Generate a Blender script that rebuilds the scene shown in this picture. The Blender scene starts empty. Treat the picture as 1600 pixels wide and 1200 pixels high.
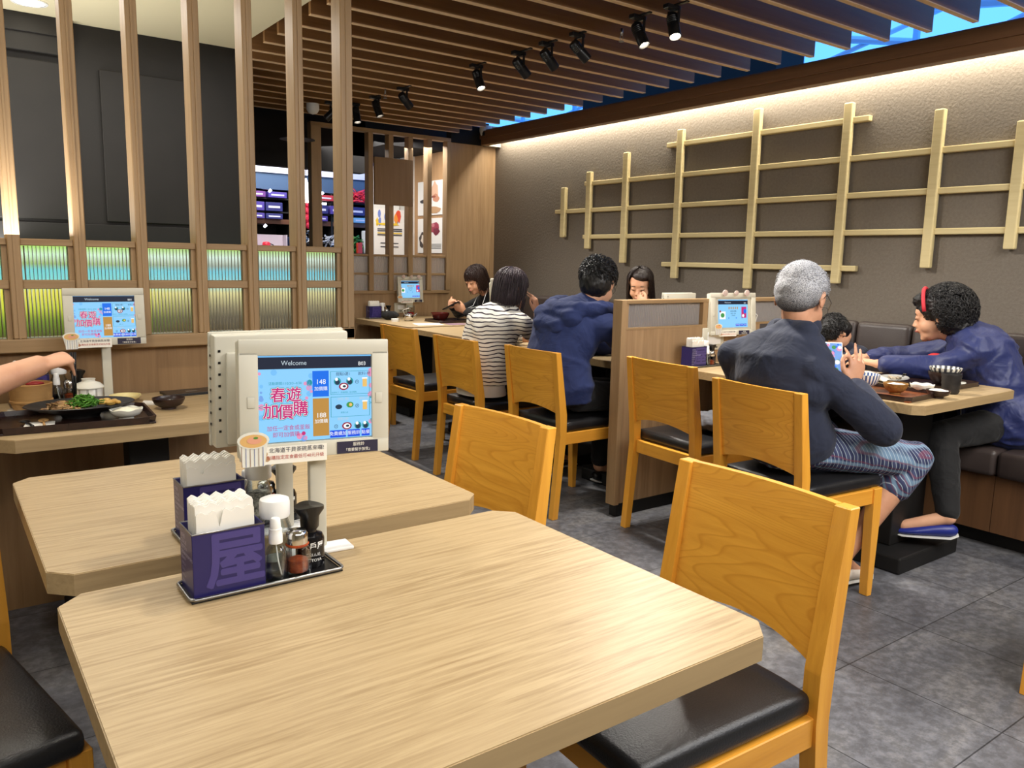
import bpy, bmesh, math, random
from mathutils import Vector, Matrix, noise, Euler

# ------------------------------------------------------------------ camera, world, light, exposure
SC = bpy.context.scene
COL = SC.collection
cam_d = bpy.data.cameras.new('camera'); cam = bpy.data.objects.new('camera', cam_d); COL.objects.link(cam)
cam_d.sensor_width = 36.0; cam_d.lens = 28.03; cam_d.clip_start = 0.05
YAW, PIT, ROL = 0.63202944, 0.15482138, 0.02131942
_f = Vector((math.sin(YAW) * math.cos(PIT), math.cos(YAW) * math.cos(PIT), -math.sin(PIT)))
_r = Vector((math.cos(YAW), -math.sin(YAW), 0)); _u = _r.cross(_f)
_r2 = _r * math.cos(ROL) + _u * math.sin(ROL); _u2 = -_r * math.sin(ROL) + _u * math.cos(ROL)
M = Matrix((_r2, _u2, -_f)).transposed().to_4x4(); M.translation = Vector((0, 0, 1.22))
cam.matrix_world = M
SC.camera = cam

SC.view_settings.view_transform = 'Standard'
SC.view_settings.look = 'None'
SC.view_settings.gamma = 1.0
SC.view_settings.exposure = 0.93
SC.view_settings.use_curve_mapping = False
try:
    SC.cycles.max_bounces = 8; SC.cycles.diffuse_bounces = 4; SC.cycles.glossy_bounces = 3
    SC.cycles.transmission_bounces = 8; SC.cycles.transparent_max_bounces = 8
    SC.cycles.sample_clamp_indirect = 6.0; SC.cycles.caustics_reflective = False; SC.cycles.caustics_refractive = False
    SC.cycles.use_denoising = True
except Exception:
    pass

def s2l(c):
    return tuple(((x / 12.92) if x <= 0.04045 else ((x + 0.055) / 1.055) ** 2.4) for x in c)

def rgb(r, g, b):
    return s2l((r / 255, g / 255, b / 255)) + (1.0,)

w = bpy.data.worlds.new('world'); SC.world = w; w.use_nodes = True
w.node_tree.nodes['Background'].inputs[0].default_value = rgb(84, 156, 245)
w.node_tree.nodes['Background'].inputs[1].default_value = 1.3

def light(kind, name, loc, energy, color=(1, .93, .82), target=None, **kw):
    d = bpy.data.lights.new(name, kind); d.energy = energy; d.color = color
    for k, v in kw.items(): setattr(d, k, v)
    o = bpy.data.objects.new(name, d); COL.objects.link(o); o.location = loc
    if target is not None:
        o.rotation_euler = (Vector(target) - Vector(loc)).to_track_quat('-Z', 'Y').to_euler()
    return o

WARM = (1.0, .95, .87)
NEUT = (1.0, .97, .93)
# recessed lamp fields of the ceiling above and behind the photographer
light('AREA', 'ceiling_lamp_field', (0.5, -0.7, 2.3), 38, NEUT, (1.0, .7, .3), shape='RECTANGLE', size=2.6, size_y=1.2)
light('AREA', 'ceiling_lamp_left', (-1.3, 1.6, 2.3), 14, NEUT, (-1.0, 1.8, 0), shape='RECTANGLE', size=1.0, size_y=1.6)
light('AREA', 'ceiling_lamp_right', (2.6, -0.1, 2.24), 34, NEUT, (2.6, .9, 0), shape='RECTANGLE', size=1.6, size_y=1.0)
# light strip in the cove behind the timber beam, washing the wall
cove = light('AREA', 'cove_light_strip', (4.13, 1.95, 2.285), 40, (1, .92, .76), None, shape='RECTANGLE', size=.05, size_y=8.0)
cove.rotation_euler = (0, math.radians(-14), 0)
# track spots: (x, y, aim, watts)
SPOTS = [(2.55, 5.37, (2.6, 5.0, .7), 45), (2.52, 5.05, (3.3, 4.6, .7), 45), (2.55, 3.86, (3.1, 3.2, .7), 50), (2.59, 2.66, (3.2, 1.9, .7), 60),
         (2.60, 2.47, (2.2, 1.9, .7), 50)]
for i, (x, y, aim, e) in enumerate(SPOTS):
    light('SPOT', 'track_spot_light', (x, y, 2.10), e, WARM, aim, spot_size=math.radians(100), spot_blend=.8, shadow_soft_size=.04)
light('SPOT', 'ceiling_spot_front', (1.05, 1.35, 2.22), 24, (1, .94, .84), (0.85, 1.1, 0.7), spot_size=math.radians(95), spot_blend=.9, shadow_soft_size=.04)
light('SPOT', 'ceiling_spot_second', (0.25, 2.3, 2.22), 20, (1, .94, .84), (0.35, 2.2, .7), spot_size=math.radians(110), spot_blend=.9, shadow_soft_size=.05)
light('SPOT', 'ceiling_spot_chair', (1.6, .6, 2.22), 26, (1, .94, .84), (1.6, .9, .3), spot_size=math.radians(110), spot_blend=.9, shadow_soft_size=.05)
# lamps of the shop beyond the screens, plus an added upward fill
light('AREA', 'shop_lamp', (3.2, 7.9, 2.5), 32, (.95, .97, 1), (3.4, 8.6, 1.4), shape='RECTANGLE', size=2.2, size_y=.7)
light('AREA', 'entrance_lamp', (3.2, 6.5, 2.18), 13, (1, .97, .93), (3.5, 6.9, 0), shape='RECTANGLE', size=1.2, size_y=.6)
light('AREA', 'added_ceiling_fill', (0.2, 4.3, 1.265), 25, NEUT, (0.2, 4.3, 3), shape='RECTANGLE', size=.3, size_y=3.0)  # added fill without a real fitting, aimed up to brighten the cream ceiling
light('AREA', 'passage_lamp', (0.3, 3.9, 2.28), 14, NEUT, (0.3, 3.9, 0), shape='RECTANGLE', size=2.4, size_y=.5)

# ------------------------------------------------------------------ materials
MATS = {}
def mat(name, col, rough=.5, metal=0., spec=.5, emit=0., trans=0., ior=1.45, alpha=1., coat=0., sheen=0.):
    if name in MATS: return MATS[name]
    m = bpy.data.materials.new(name); m.use_nodes = True
    b = m.node_tree.nodes['Principled BSDF']
    b.inputs['Base Color'].default_value = col; b.inputs['Roughness'].default_value = rough
    b.inputs['Metallic'].default_value = metal; b.inputs['Specular IOR Level'].default_value = spec
    b.inputs['IOR'].default_value = ior; b.inputs['Transmission Weight'].default_value = trans
    b.inputs['Alpha'].default_value = alpha; b.inputs['Coat Weight'].default_value = coat
    b.inputs['Sheen Weight'].default_value = sheen
    if emit: b.inputs['Emission Color'].default_value = col; b.inputs['Emission Strength'].default_value = emit
    MATS[name] = m; return m

def N(m, t, **kw):
    n = m.node_tree.nodes.new(t)
    for k, v in kw.items(): setattr(n, k, v)
    return n
def Lk(m, a, b): m.node_tree.links.new(a, b)
def coords(m, scale=(1, 1, 1), rot=(0, 0, 0), rnd=True, src='Object'):
    tc = N(m, 'ShaderNodeTexCoord'); mp = N(m, 'ShaderNodeMapping')
    mp.inputs['Scale'].default_value = scale; mp.inputs['Rotation'].default_value = rot
    Lk(m, tc.outputs[src], mp.inputs['Vector'])
    if rnd:
        oi = N(m, 'ShaderNodeObjectInfo'); mu = N(m, 'ShaderNodeMath', operation='MULTIPLY'); mu.inputs[1].default_value = 17.3
        Lk(m, oi.outputs['Random'], mu.inputs[0]); cb = N(m, 'ShaderNodeCombineXYZ')
        for k in range(3): Lk(m, mu.outputs[0], cb.inputs[k])
        Lk(m, cb.outputs[0], mp.inputs['Location'])
    return mp.outputs['Vector']
def noise_n(m, vec, scale, detail=4, rough=.6, dist=0.):
    n = N(m, 'ShaderNodeTexNoise'); n.inputs['Scale'].default_value = scale; n.inputs['Detail'].default_value = detail
    n.inputs['Roughness'].default_value = rough; n.inputs['Distortion'].default_value = dist; Lk(m, vec, n.inputs['Vector']); return n.outputs['Fac']
def ramp(m, fac, stops):
    r = N(m, 'ShaderNodeValToRGB'); e = r.color_ramp.elements
    while len(e) < len(stops): e.new(.5)
    for k, (p, c) in enumerate(stops): e[k].position = p; e[k].color = c
    Lk(m, fac, r.inputs[0]); return r.outputs['Color']
def mix(m, a, b, fac, mode='MIX'):
    n = N(m, 'ShaderNodeMix', data_type='RGBA', blend_type=mode)
    if isinstance(fac, (int, float)): n.inputs[0].default_value = fac
    else: Lk(m, fac, n.inputs[0])
    for v, k in ((a, 6), (b, 7)):
        if isinstance(v, tuple): n.inputs[k].default_value = v
        else: Lk(m, v, n.inputs[k])
    return n.outputs[2]
def bump(m, h, strength, dist=.01):
    b = N(m, 'ShaderNodeBump'); b.inputs['Strength'].default_value = strength; b.inputs['Distance'].default_value = dist
    Lk(m, h, b.inputs['Height']); Lk(m, b.outputs[0], m.node_tree.nodes['Principled BSDF'].inputs['Normal'])
def base(m, c): Lk(m, c, m.node_tree.nodes['Principled BSDF'].inputs['Base Color'])

def wood(name, light_c, dark_c, axis='x', grain=90, rough=.4, coat=0., contrast=1., bands=0., bumps=.15, rnd=True):
    """fine streaks running along axis, optional cathedral bands"""
    m = mat(name, light_c, rough, coat=coat)
    st = {'x': (.05, 1, 1), 'y': (1, .05, 1), 'z': (1, 1, .05)}[axis]
    v = coords(m, st, rnd=rnd)
    f1 = noise_n(m, v, grain, 6, .65, .3)
    f2 = noise_n(m, v, grain * .12, 3, .5, .8)
    c = ramp(m, f1, [(.5 - .28 / contrast, dark_c), (.5 + .22 / contrast, light_c)])
    mid = tuple((light_c[k] * .72 + dark_c[k] * .28) for k in range(3)) + (1,)
    c = mix(m, c, mid, ramp(m, f2, [(.35, (0, 0, 0, 1)), (.75, (.8, .8, .8, 1))]))
    if bands:
        vb = coords(m, {'x': (.13, 1, 1), 'y': (1, .13, 1), 'z': (1, 1, .13)}[axis], rnd=rnd)
        fb = noise_n(m, vb, 4.5, 2, .5, .3)
        mm = N(m, 'ShaderNodeMath', operation='MULTIPLY'); mm.inputs[1].default_value = bands; Lk(m, fb, mm.inputs[0])
        fr = N(m, 'ShaderNodeMath', operation='FRACT'); Lk(m, mm.outputs[0], fr.inputs[0])
        c = mix(m, c, dark_c, ramp(m, fr.outputs[0], [(.0, (0, 0, 0, 1)), (.72, (.12, .12, .12, 1)), (.9, (.62, .62, .62, 1)), (1., (0, 0, 0, 1))]))
    base(m, c)
    if bumps: bump(m, f1, bumps, .002)
    return m

def noisy(name, c1, c2, scale=20, rough=.6, bmp=.0, bs=None, detail=5, **kw):
    m = mat(name, c1, rough, **kw)
    v = coords(m, rnd=False); f = noise_n(m, v, scale, detail)
    base(m, ramp(m, f, [(.35, c1), (.65, c2)]))
    if bmp: bump(m, noise_n(m, v, bs or scale, detail), bmp, .004)
    return m

TABLE = wood('oak_laminate_top', rgb(192, 168, 128), rgb(154, 128, 90), 'x', 130, .40, bumps=.08, contrast=1.9)
TABEDGE = wood('oak_laminate_edge', rgb(178, 152, 110), rgb(138, 114, 80), 'x', 70, .5, bumps=.05)
CHAIR = wood('honey_ash', rgb(240, 174, 64), rgb(208, 140, 42), 'y', 45, .38, coat=.25, bumps=.12)
CHAIRP = wood('honey_ash_panel', rgb(242, 178, 68), rgb(204, 136, 40), 'y', 42, .38, coat=.25, bands=44, bumps=.15)
CHAIRV = wood('honey_ash_upright', rgb(236, 170, 62), rgb(208, 140, 44), 'z', 45, .38, coat=.25, bumps=.1)
OAKZ = wood('oak_veneer_upright', rgb(176, 146, 108), rgb(140, 110, 74), 'z', 50, .5, bumps=.05, rnd=False)
OAKX = wood('oak_veneer_level', rgb(172, 142, 104), rgb(136, 108, 72), 'x', 50, .5, bumps=.05, rnd=False)
OAKP = wood('oak_wall_panel', rgb(180, 148, 110), rgb(138, 108, 76), 'z', 34, .5, bumps=.05, rnd=False, contrast=1.3)
SLATM = wood('walnut_slat', rgb(150, 108, 64), rgb(112, 78, 42), 'x', 40, .55, bumps=.05)
SLATLIT = wood('slat_lit_underside', rgb(226, 194, 152), rgb(196, 162, 120), 'x', 40, .5, bumps=.03)  # slat undersides coloured paler to stand for light bounced off the floor
BEAM = wood('dark_timber', rgb(120, 84, 56), rgb(88, 60, 38), 'y', 40, .55, bumps=.05)
BENCHW = wood('bench_base_wood', rgb(112, 78, 50), rgb(80, 54, 34), 'z', 30, .5, rnd=False)
PALE = wood('pale_ash_bar', rgb(214, 198, 150), rgb(192, 172, 124), 'y', 40, .6, rnd=False, bumps=.04)
CREAM = mat('cream_paint', rgb(214, 204, 170), .8)
BLACKW = noisy('black_panel_paint', rgb(21, 18, 15), rgb(25, 22, 19), 6, .65)
BLACKF = mat('black_matte', rgb(16, 15, 15), .6)
SOOT = mat('plenum_black', rgb(20, 18, 17), .9)
LEATH = noisy('black_leather', rgb(24, 24, 26), rgb(30, 30, 32), 8, .32, .25, 260)
BLEATH = noisy('dark_brown_leather', rgb(58, 49, 47), rgb(66, 57, 54), 8, .38, .15, 200)
WHITEP = mat('cream_white_plastic', rgb(204, 200, 184), .4)
GREYP = mat('grey_beige_plastic', rgb(178, 174, 162), .45)
WHITE = mat('white_plastic', rgb(238, 238, 236), .35)
BLKPL = mat('black_plastic', rgb(18, 18, 20), .3)
CHROME = mat('chrome', rgb(210, 208, 205), .15, metal=1.)
STEEL = mat('steel', rgb(150, 150, 150), .3, metal=1.)
PAPER = mat('white_paper', rgb(244, 241, 232), .8)
GLASS = mat('clear_glass', rgb(245, 248, 248), .02, trans=1., ior=1.45)
RIBW = mat('frosted_ribbed_glass', rgb(222, 216, 214), .12, trans=.6, ior=1.4)
def clear_glass(name, tint=(.93, .95, .95, 1)):
    m = mat(name, tint, .03); nt = m.node_tree; out = nt.nodes['Material Output']; nt.nodes.remove(nt.nodes['Principled BSDF'])
    t = N(m, 'ShaderNodeBsdfTransparent'); t.inputs[0].default_value = tint; g = N(m, 'ShaderNodeBsdfGlossy'); g.inputs['Roughness'].default_value = .03
    fr = N(m, 'ShaderNodeMath', operation='POWER'); lw = N(m, 'ShaderNodeLayerWeight'); lw.inputs['Blend'].default_value = .3; Lk(m, lw.outputs['Facing'], fr.inputs[0]); fr.inputs[1].default_value = 1.25; ms = N(m, 'ShaderNodeMixShader')
    Lk(m, fr.outputs[0], ms.inputs[0]); Lk(m, t.outputs[0], ms.inputs[1]); Lk(m, g.outputs[0], ms.inputs[2]); Lk(m, ms.outputs[0], out.inputs['Surface']); return m
GLASS = clear_glass('thin_clear_glass')
RIBG = mat('ribbed_glass', rgb(236, 242, 240), .06, trans=1., ior=1.35)
NAVYB = mat('navy_tin', rgb(40, 36, 92), .3)
NAVYL = mat('navy_tin_pattern', rgb(72, 64, 128), .3)
DARKB = noisy('dark_brown_lacquer', rgb(52, 34, 30), rgb(36, 24, 22), 30, .25)
SKIN = noisy('skin', rgb(226, 174, 140), rgb(216, 160, 128), 12, .5, .03, 60)
SKIN2 = noisy('tanned_skin', rgb(206, 154, 122), rgb(192, 138, 108), 12, .5, .03, 60)
LIPS = mat('lip_skin', rgb(186, 108, 98), .5)
BLKHAIR = None

def hair_mat(name, a, b, rough=.38, sc=200):
    m = mat(name, a, rough); v = coords(m, (1, 1, .08), rnd=False); f = noise_n(m, v, sc, 4, .6, .2)
    base(m, ramp(m, f, [(.3, b), (.7, a)])); bump(m, f, .6, .004); return m
HBLACK = hair_mat('black_hair', rgb(34, 32, 33), rgb(14, 13, 14))
HBROWN = hair_mat('dark_brown_hair', rgb(62, 40, 34), rgb(30, 20, 18))
HBROWN2 = hair_mat('brown_black_hair', rgb(52, 38, 34), rgb(24, 18, 17))
HPURP = hair_mat('ash_brown_hair', rgb(80, 66, 72), rgb(34, 25, 26))
HGREY = None
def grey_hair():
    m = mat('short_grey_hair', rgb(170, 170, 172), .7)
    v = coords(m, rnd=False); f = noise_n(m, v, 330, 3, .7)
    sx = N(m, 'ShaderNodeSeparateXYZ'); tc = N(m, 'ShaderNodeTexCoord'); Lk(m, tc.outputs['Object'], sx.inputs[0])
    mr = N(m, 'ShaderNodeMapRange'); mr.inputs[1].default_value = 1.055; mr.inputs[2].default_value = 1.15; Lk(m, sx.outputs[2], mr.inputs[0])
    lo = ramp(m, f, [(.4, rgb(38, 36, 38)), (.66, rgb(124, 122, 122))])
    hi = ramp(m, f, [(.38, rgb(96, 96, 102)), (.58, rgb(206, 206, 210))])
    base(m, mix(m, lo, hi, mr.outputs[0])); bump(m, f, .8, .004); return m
HGREY = grey_hair()

def cloth(name, c, rough=.85, sc=900, sheen=.08, fold=.0):
    m = mat(name, c, rough, sheen=sheen); v = coords(m, rnd=False)
    n1 = noise_n(m, v, 9, 3, .5, .6)
    dk = tuple(x * .72 for x in c[:3]) + (1,)
    base(m, mix(m, c, dk, ramp(m, noise_n(m, v, 60, 3), [(.3, (0, 0, 0, 1)), (.8, (.5, .5, .5, 1))])))
    bump(m, n1, .5, .03 if not fold else fold); return m
HOOD = cloth('navy_sweatshirt', rgb(32, 46, 94))
NAVYJ = cloth('dark_navy_fleece', rgb(32, 38, 58))
BLUEJ = cloth('navy_blue_windbreaker', rgb(36, 46, 98), .5)
BLACKC = cloth('black_cloth', rgb(20, 20, 22))
CHARC = cloth('charcoal_denim', rgb(40, 44, 56))
GREYC = cloth('grey_cloth', rgb(96, 98, 104))

def striped():
    m = mat('striped_knit', rgb(232, 228, 218), .85)
    tc = N(m, 'ShaderNodeTexCoord'); sx = N(m, 'ShaderNodeSeparateXYZ'); Lk(m, tc.outputs['Object'], sx.inputs[0])
    v = coords(m, rnd=False); n = noise_n(m, v, 7, 2)
    a = N(m, 'ShaderNodeMath', operation='MULTIPLY_ADD'); a.inputs[1].default_value = .05; Lk(m, n, a.inputs[0]); Lk(m, sx.outputs[2], a.inputs[2])
    b = N(m, 'ShaderNodeMath', operation='MULTIPLY'); b.inputs[1].default_value = 47.; Lk(m, a.outputs[0], b.inputs[0])
    f = N(m, 'ShaderNodeMath', operation='FRACT'); Lk(m, b.outputs[0], f.inputs[0])
    r = N(m, 'ShaderNodeValToRGB'); r.color_ramp.interpolation = 'CONSTANT'
    r.color_ramp.elements[0].color = rgb(232, 228, 218); r.color_ramp.elements[1].position = .72; r.color_ramp.elements[1].color = rgb(44, 34, 50)
    Lk(m, f.outputs[0], r.inputs[0]); base(m, r.outputs[0]); bump(m, n, .5, .03); return m
STRIPE = striped()
def plaid():
    m = mat('plaid_cotton', rgb(96, 112, 140), .85); v = coords(m, (1, 1, 1), (.5, .3, .2), rnd=False)
    ws = []
    for ax, sc in (('X', 9), ('Y', 9), ('X', 22), ('Y', 17)):
        wv = N(m, 'ShaderNodeTexWave', wave_type='BANDS', bands_direction=ax); wv.inputs['Scale'].default_value = sc; wv.inputs['Distortion'].default_value = 1.2
        Lk(m, v, wv.inputs['Vector']); ws.append(wv.outputs['Fac'])
    c = mix(m, rgb(66, 74, 108), rgb(38, 44, 78), ws[0]); c = mix(m, c, rgb(120, 150, 176), ramp(m, ws[1], [(.6, (0, 0, 0, 1)), (.9, (.8, .8, .8, 1))]))
    c = mix(m, c, rgb(190, 205, 215), ramp(m, ws[2], [(.9, (0, 0, 0, 1)), (.98, (.7, .7, .7, 1))])); c = mix(m, c, rgb(120, 60, 80), ramp(m, ws[3], [(.85, (0, 0, 0, 1)), (.98, (.6, .6, .6, 1))]))
    base(m, c); bump(m, noise_n(m, v, 8, 2), .5, .03); return m
PLAID = plaid()

def floor_mat():
    m = mat('slate_vinyl_tile', rgb(96, 96, 98), .45)
    v = coords(m, rnd=False)
    v2 = coords(m, (.6, 1, 1), (0, 0, .6), rnd=False)
    a = noise_n(m, v2, 3.0, 8, .68, .6); b = noise_n(m, v, 28, 6, .7)
    c = ramp(m, a, [(.3, rgb(80, 81, 88)), (.5, rgb(116, 117, 123)), (.62, rgb(134, 133, 134)), (.75, rgb(158, 152, 144))])
    c = mix(m, c, rgb(60, 59, 60), ramp(m, b, [(.42, (.55, .55, .55, 1)), (.62, (0, 0, 0, 1))]))
    br = N(m, 'ShaderNodeTexBrick'); br.offset = 0.0; br.inputs['Scale'].default_value = 1.0
    br.inputs['Brick Width'].default_value = .44; br.inputs['Row Height'].default_value = .44; br.inputs['Mortar Size'].default_value = .0022
    br.inputs['Mortar Smooth'].default_value = .2
    tc = N(m, 'ShaderNodeTexCoord'); mp = N(m, 'ShaderNodeMapping'); mp.inputs['Location'].default_value = (-.03, .08, 0)
    Lk(m, tc.outputs['Object'], mp.inputs['Vector']); Lk(m, mp.outputs[0], br.inputs['Vector'])
    br.inputs['Color1'].default_value = (.85, .85, .85, 1); br.inputs['Color2'].default_value = (1, 1, 1, 1); br.inputs['Mortar'].default_value = (.25, .25, .25, 1)
    c = mix(m, c, br.outputs['Color'], 1.0, 'MULTIPLY')
    base(m, c); bump(m, a, .1, .004)
    m.node_tree.nodes['Principled BSDF'].inputs['Roughness'].default_value = .42
    return m
FLOOR = floor_mat()
def taupe():
    m = mat('taupe_plaster', rgb(112, 103, 92), .75); v = coords(m, rnd=False)
    f = noise_n(m, v, 70, 5, .6); base(m, ramp(m, f, [(.3, rgb(108, 99, 88)), (.7, rgb(118, 109, 98))])); bump(m, f, .5, .006); return m
TAUPE = taupe()

# ------------------------------------------------------------------ mesh helpers
def bm_new(): return bmesh.new()
def box(bm, lo, hi, bev=0., mi=0, seg=2, rot=None, piv=None):
    c = [(lo[i] + hi[i]) / 2 for i in range(3)]; s = [abs(hi[i] - lo[i]) for i in range(3)]
    r = bmesh.ops.create_cube(bm, size=1.0); vs = r['verts']
    for v in vs: v.co = Vector((v.co.x * s[0] + c[0], v.co.y * s[1] + c[1], v.co.z * s[2] + c[2]))
    fs = set(f for v in vs for f in v.link_faces)
    if bev:
        es = list(set(e for v in vs for e in v.link_edges))
        rr = bmesh.ops.bevel(bm, geom=es, offset=min(bev, min(s) * .45), segments=seg, affect='EDGES', profile=.5)
        fs |= set(rr['faces']); fs = set(f for f in fs if f.is_valid)
        vs = list(set(v for f in fs for v in f.verts))
    for f in fs: f.material_index = mi
    if rot is not None:
        bmesh.ops.rotate(bm, verts=vs, cent=piv or c, matrix=rot)
    return vs
def lathe(bm, prof, c=(0, 0, 0), seg=32, mi=0, rib=0., nrib=0, squash=(1, 1), cap=True):
    rings = []
    for (r, z) in prof:
        ring = []
        for k in range(seg):
            a = 2 * math.pi * k / seg; rr = r * (1 + (rib * math.cos(nrib * a) if rib else 0))
            ring.append(bm.verts.new((c[0] + rr * math.cos(a) * squash[0], c[1] + rr * math.sin(a) * squash[1], c[2] + z)))
        rings.append(ring)
    for i in range(len(rings) - 1):
        for k in range(seg):
            f = bm.faces.new((rings[i][k], rings[i][(k + 1) % seg], rings[i + 1][(k + 1) % seg], rings[i + 1][k])); f.material_index = mi
    if cap:
        if prof[0][0] > 1e-5: bm.faces.new(list(reversed(rings[0]))).material_index = mi
        if prof[-1][0] > 1e-5: bm.faces.new(rings[-1]).material_index = mi
    return rings
def frame_of(d):
    d = d.normalized(); up = Vector((0, 0, 1)) if abs(d.z) < .95 else Vector((1, 0, 0))
    a = d.cross(up).normalized(); return a, a.cross(d).normalized()
def tube(bm, pts, rs, seg=10, mi=0, cap=True):
    pts = [Vector(p) for p in pts]
    if not isinstance(rs, (list, tuple)): rs = [rs] * len(pts)
    prev = None; rings = []; a = b = None
    for i, p in enumerate(pts):
        d = (pts[min(i + 1, len(pts) - 1)] - pts[max(i - 1, 0)])
        if a is None: a, b = frame_of(d)
        else:
            dn = d.normalized(); a = (a - dn * a.dot(dn)).normalized(); b = a.cross(dn)
        rings.append([bm.verts.new(p + (a * math.cos(2 * math.pi * k / seg) + b * math.sin(2 * math.pi * k / seg)) * rs[i]) for k in range(seg)])
    for i in range(len(rings) - 1):
        for k in range(seg):
            bm.faces.new((rings[i][k], rings[i][(k + 1) % seg], rings[i + 1][(k + 1) % seg], rings[i + 1][k])).material_index = mi
    if cap:
        bm.faces.new(list(reversed(rings[0]))).material_index = mi; bm.faces.new(rings[-1]).material_index = mi
def prism(bm, poly, z0, z1, mi=0, bev=0., axis='z', side_mi=None):
    def P(x, y, z): return {'z': (x, y, z), 'y': (x, z, y), 'x': (z, x, y)}[axis]
    b = [bm.verts.new(P(x, y, z0)) for x, y in poly]; t = [bm.verts.new(P(x, y, z1)) for x, y in poly]
    fs = [bm.faces.new(list(reversed(b))), bm.faces.new(t)]
    n = len(poly)
    for k in range(n):
        f = bm.faces.new((b[k], b[(k + 1) % n], t[(k + 1) % n], t[k])); f.material_index = mi if side_mi is None else side_mi
    for f in fs: f.material_index = mi
    return b + t
def quad(bm, pts, mi=0):
    f = bm.faces.new([bm.verts.new(p) for p in pts]); f.material_index = mi; return f
def ell(bm, c, r, rot=None, mi=0, u=20, v=12):
    res = bmesh.ops.create_uvsphere(bm, u_segments=u, v_segments=v, radius=1.0)
    R = rot.to_3x3() if rot is not None else Matrix.Identity(3)
    for vv in res['verts']: vv.co = R @ Vector((vv.co.x * r[0], vv.co.y * r[1], vv.co.z * r[2])) + Vector(c)
    if mi:
        for f in set(f for vv in res['verts'] for f in vv.link_faces): f.material_index = mi
    return res['verts']

def obj(name, bm, mats, parent=None, loc=(0, 0, 0), rotz=0., smooth=False, rot=None):
    me = bm
    if isinstance(bm, bmesh.types.BMesh):
        bmesh.ops.recalc_face_normals(bm, faces=bm.faces)
        me = bpy.data.meshes.new(name); bm.to_mesh(me); bm.free()
    if not isinstance(mats, (list, tuple)): mats = [mats]
    if not len(me.materials):
        for m in mats: me.materials.append(m)
    o = bpy.data.objects.new(name, me); COL.objects.link(o); o.location = loc
    o.rotation_euler = rot if rot is not None else (0, 0, rotz)
    if smooth:
        me.polygons.foreach_set('use_smooth', [True] * len(me.polygons))
        if smooth != 'all':
            try: me.set_sharp_from_angle(angle=math.radians(smooth if smooth is not True else 40))
            except Exception: pass
    if parent is not None: o.parent = parent
    return o
def tag(o, label, cat, group=None, kind=None):
    o['label'] = label; o['category'] = cat
    if group: o['group'] = group
    if kind: o['kind'] = kind
    return o
def thing(name, label, cat, loc=(0, 0, 0), rotz=0., group=None, rot=None):
    o = bpy.data.objects.new(name, None); COL.objects.link(o); o.location = loc
    o.rotation_euler = rot if rot is not None else (0, 0, rotz); o.empty_display_size = .1
    return tag(o, label, cat, group)
def struct(name, bm, m, loc=(0, 0, 0), parent=None, smooth=False, label=None):
    o = obj(name, bm, m, parent, loc, smooth=smooth)
    if parent is None: o['kind'] = 'structure'
    if label: o['label'] = label
    return o
def dup(root, loc, rotz, label=None, group=None):
    r = root.copy(); COL.objects.link(r); r.location = loc; r.rotation_euler = (root.rotation_euler[0], root.rotation_euler[1], rotz)
    if label: r['label'] = label
    if group: r['group'] = group
    for ch in list(root.children):
        c = ch.copy(); COL.objects.link(c); c.parent = r
        for g in list(ch.children):
            d = g.copy(); COL.objects.link(d); d.parent = c
    return r
def text_mesh(body, size, offset=0., align='CENTER', extrude=0.0, spacing=1.0):
    c = bpy.data.curves.new('lettering', 'FONT'); c.body = body; c.size = size; c.offset = offset; c.align_x = align; c.align_y = 'CENTER'
    c.extrude = extrude; c.space_character = spacing; c.resolution_u = 3
    o = bpy.data.objects.new('lettering_source', c); COL.objects.link(o)
    bpy.context.view_layer.update()
    me = bpy.data.meshes.new_from_object(o.evaluated_get(bpy.context.evaluated_depsgraph_get()))
    bpy.data.objects.remove(o); bpy.data.curves.remove(c); return me
def add_text(bm, body, size, mat4, mi=0, **kw):
    me = text_mesh(body, size, **kw); n0 = len(bm.faces); v0 = len(bm.verts)
    bm.from_mesh(me); bm.verts.ensure_lookup_table(); bm.faces.ensure_lookup_table()
    for v in bm.verts[v0:]: v.co = mat4 @ v.co
    for f in bm.faces[n0:]: f.material_index = mi
    bpy.data.meshes.remove(me)
def add_bold(bm, body, size, mat4, mi, spread, n=8, **kw):
    for k in range(n):
        a = 2 * math.pi * k / n
        add_text(bm, body, size, mat4 @ Matrix.Translation((spread * math.cos(a), spread * math.sin(a), .00002 * k)), mi, **kw)
# facing matrices: text drawn in the xy plane, turned to stand upright
def upright(loc, yaw=0., s=1.): # readable from -Y when yaw = 0
    return Matrix.Translation(loc) @ Matrix.Rotation(yaw, 4, 'Z') @ Matrix.Rotation(math.pi / 2, 4, 'X') @ Matrix.Scale(s, 4)

# ------------------------------------------------------------------ room shell
WX = 4.2       # inner face of the taupe wall
SY = 3.06      # the slatted screen
LY = 6.06      # the far lattice wall
def slab(name, lo, hi, m, label=None, bev=0):
    b = bm_new(); box(b, lo, hi, bev); return struct(name, b, m, label=label)
slab('floor', (-2.4, -2.4, -.06), (6.6, 9.6, 0), FLOOR)
slab('wall_right', (WX, -2.4, 0), (WX + .12, LY, 2.37), TAUPE)
slab('wall_left', (-2.4, -2.4, 0), (-2.28, 9.6, 3.0), CREAM)
slab('wall_rear', (-2.28, -2.4, 0), (WX, -2.28, 3.0), CREAM)
# cream lowered ceiling on the left, black plenum over the slats
slab('ceiling', (-2.28, -2.28, 2.33), (1.46, 4.67, 2.42), CREAM)
slab('ceiling_plenum', (-2.28, -2.28, 2.98), (4.35, 9.6, 3.04), SOOT)['kind'] = 'structure'
slab('trim_1', (1.445, -2.28, 2.42), (1.46, 4.67, 2.98), SOOT)
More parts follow.
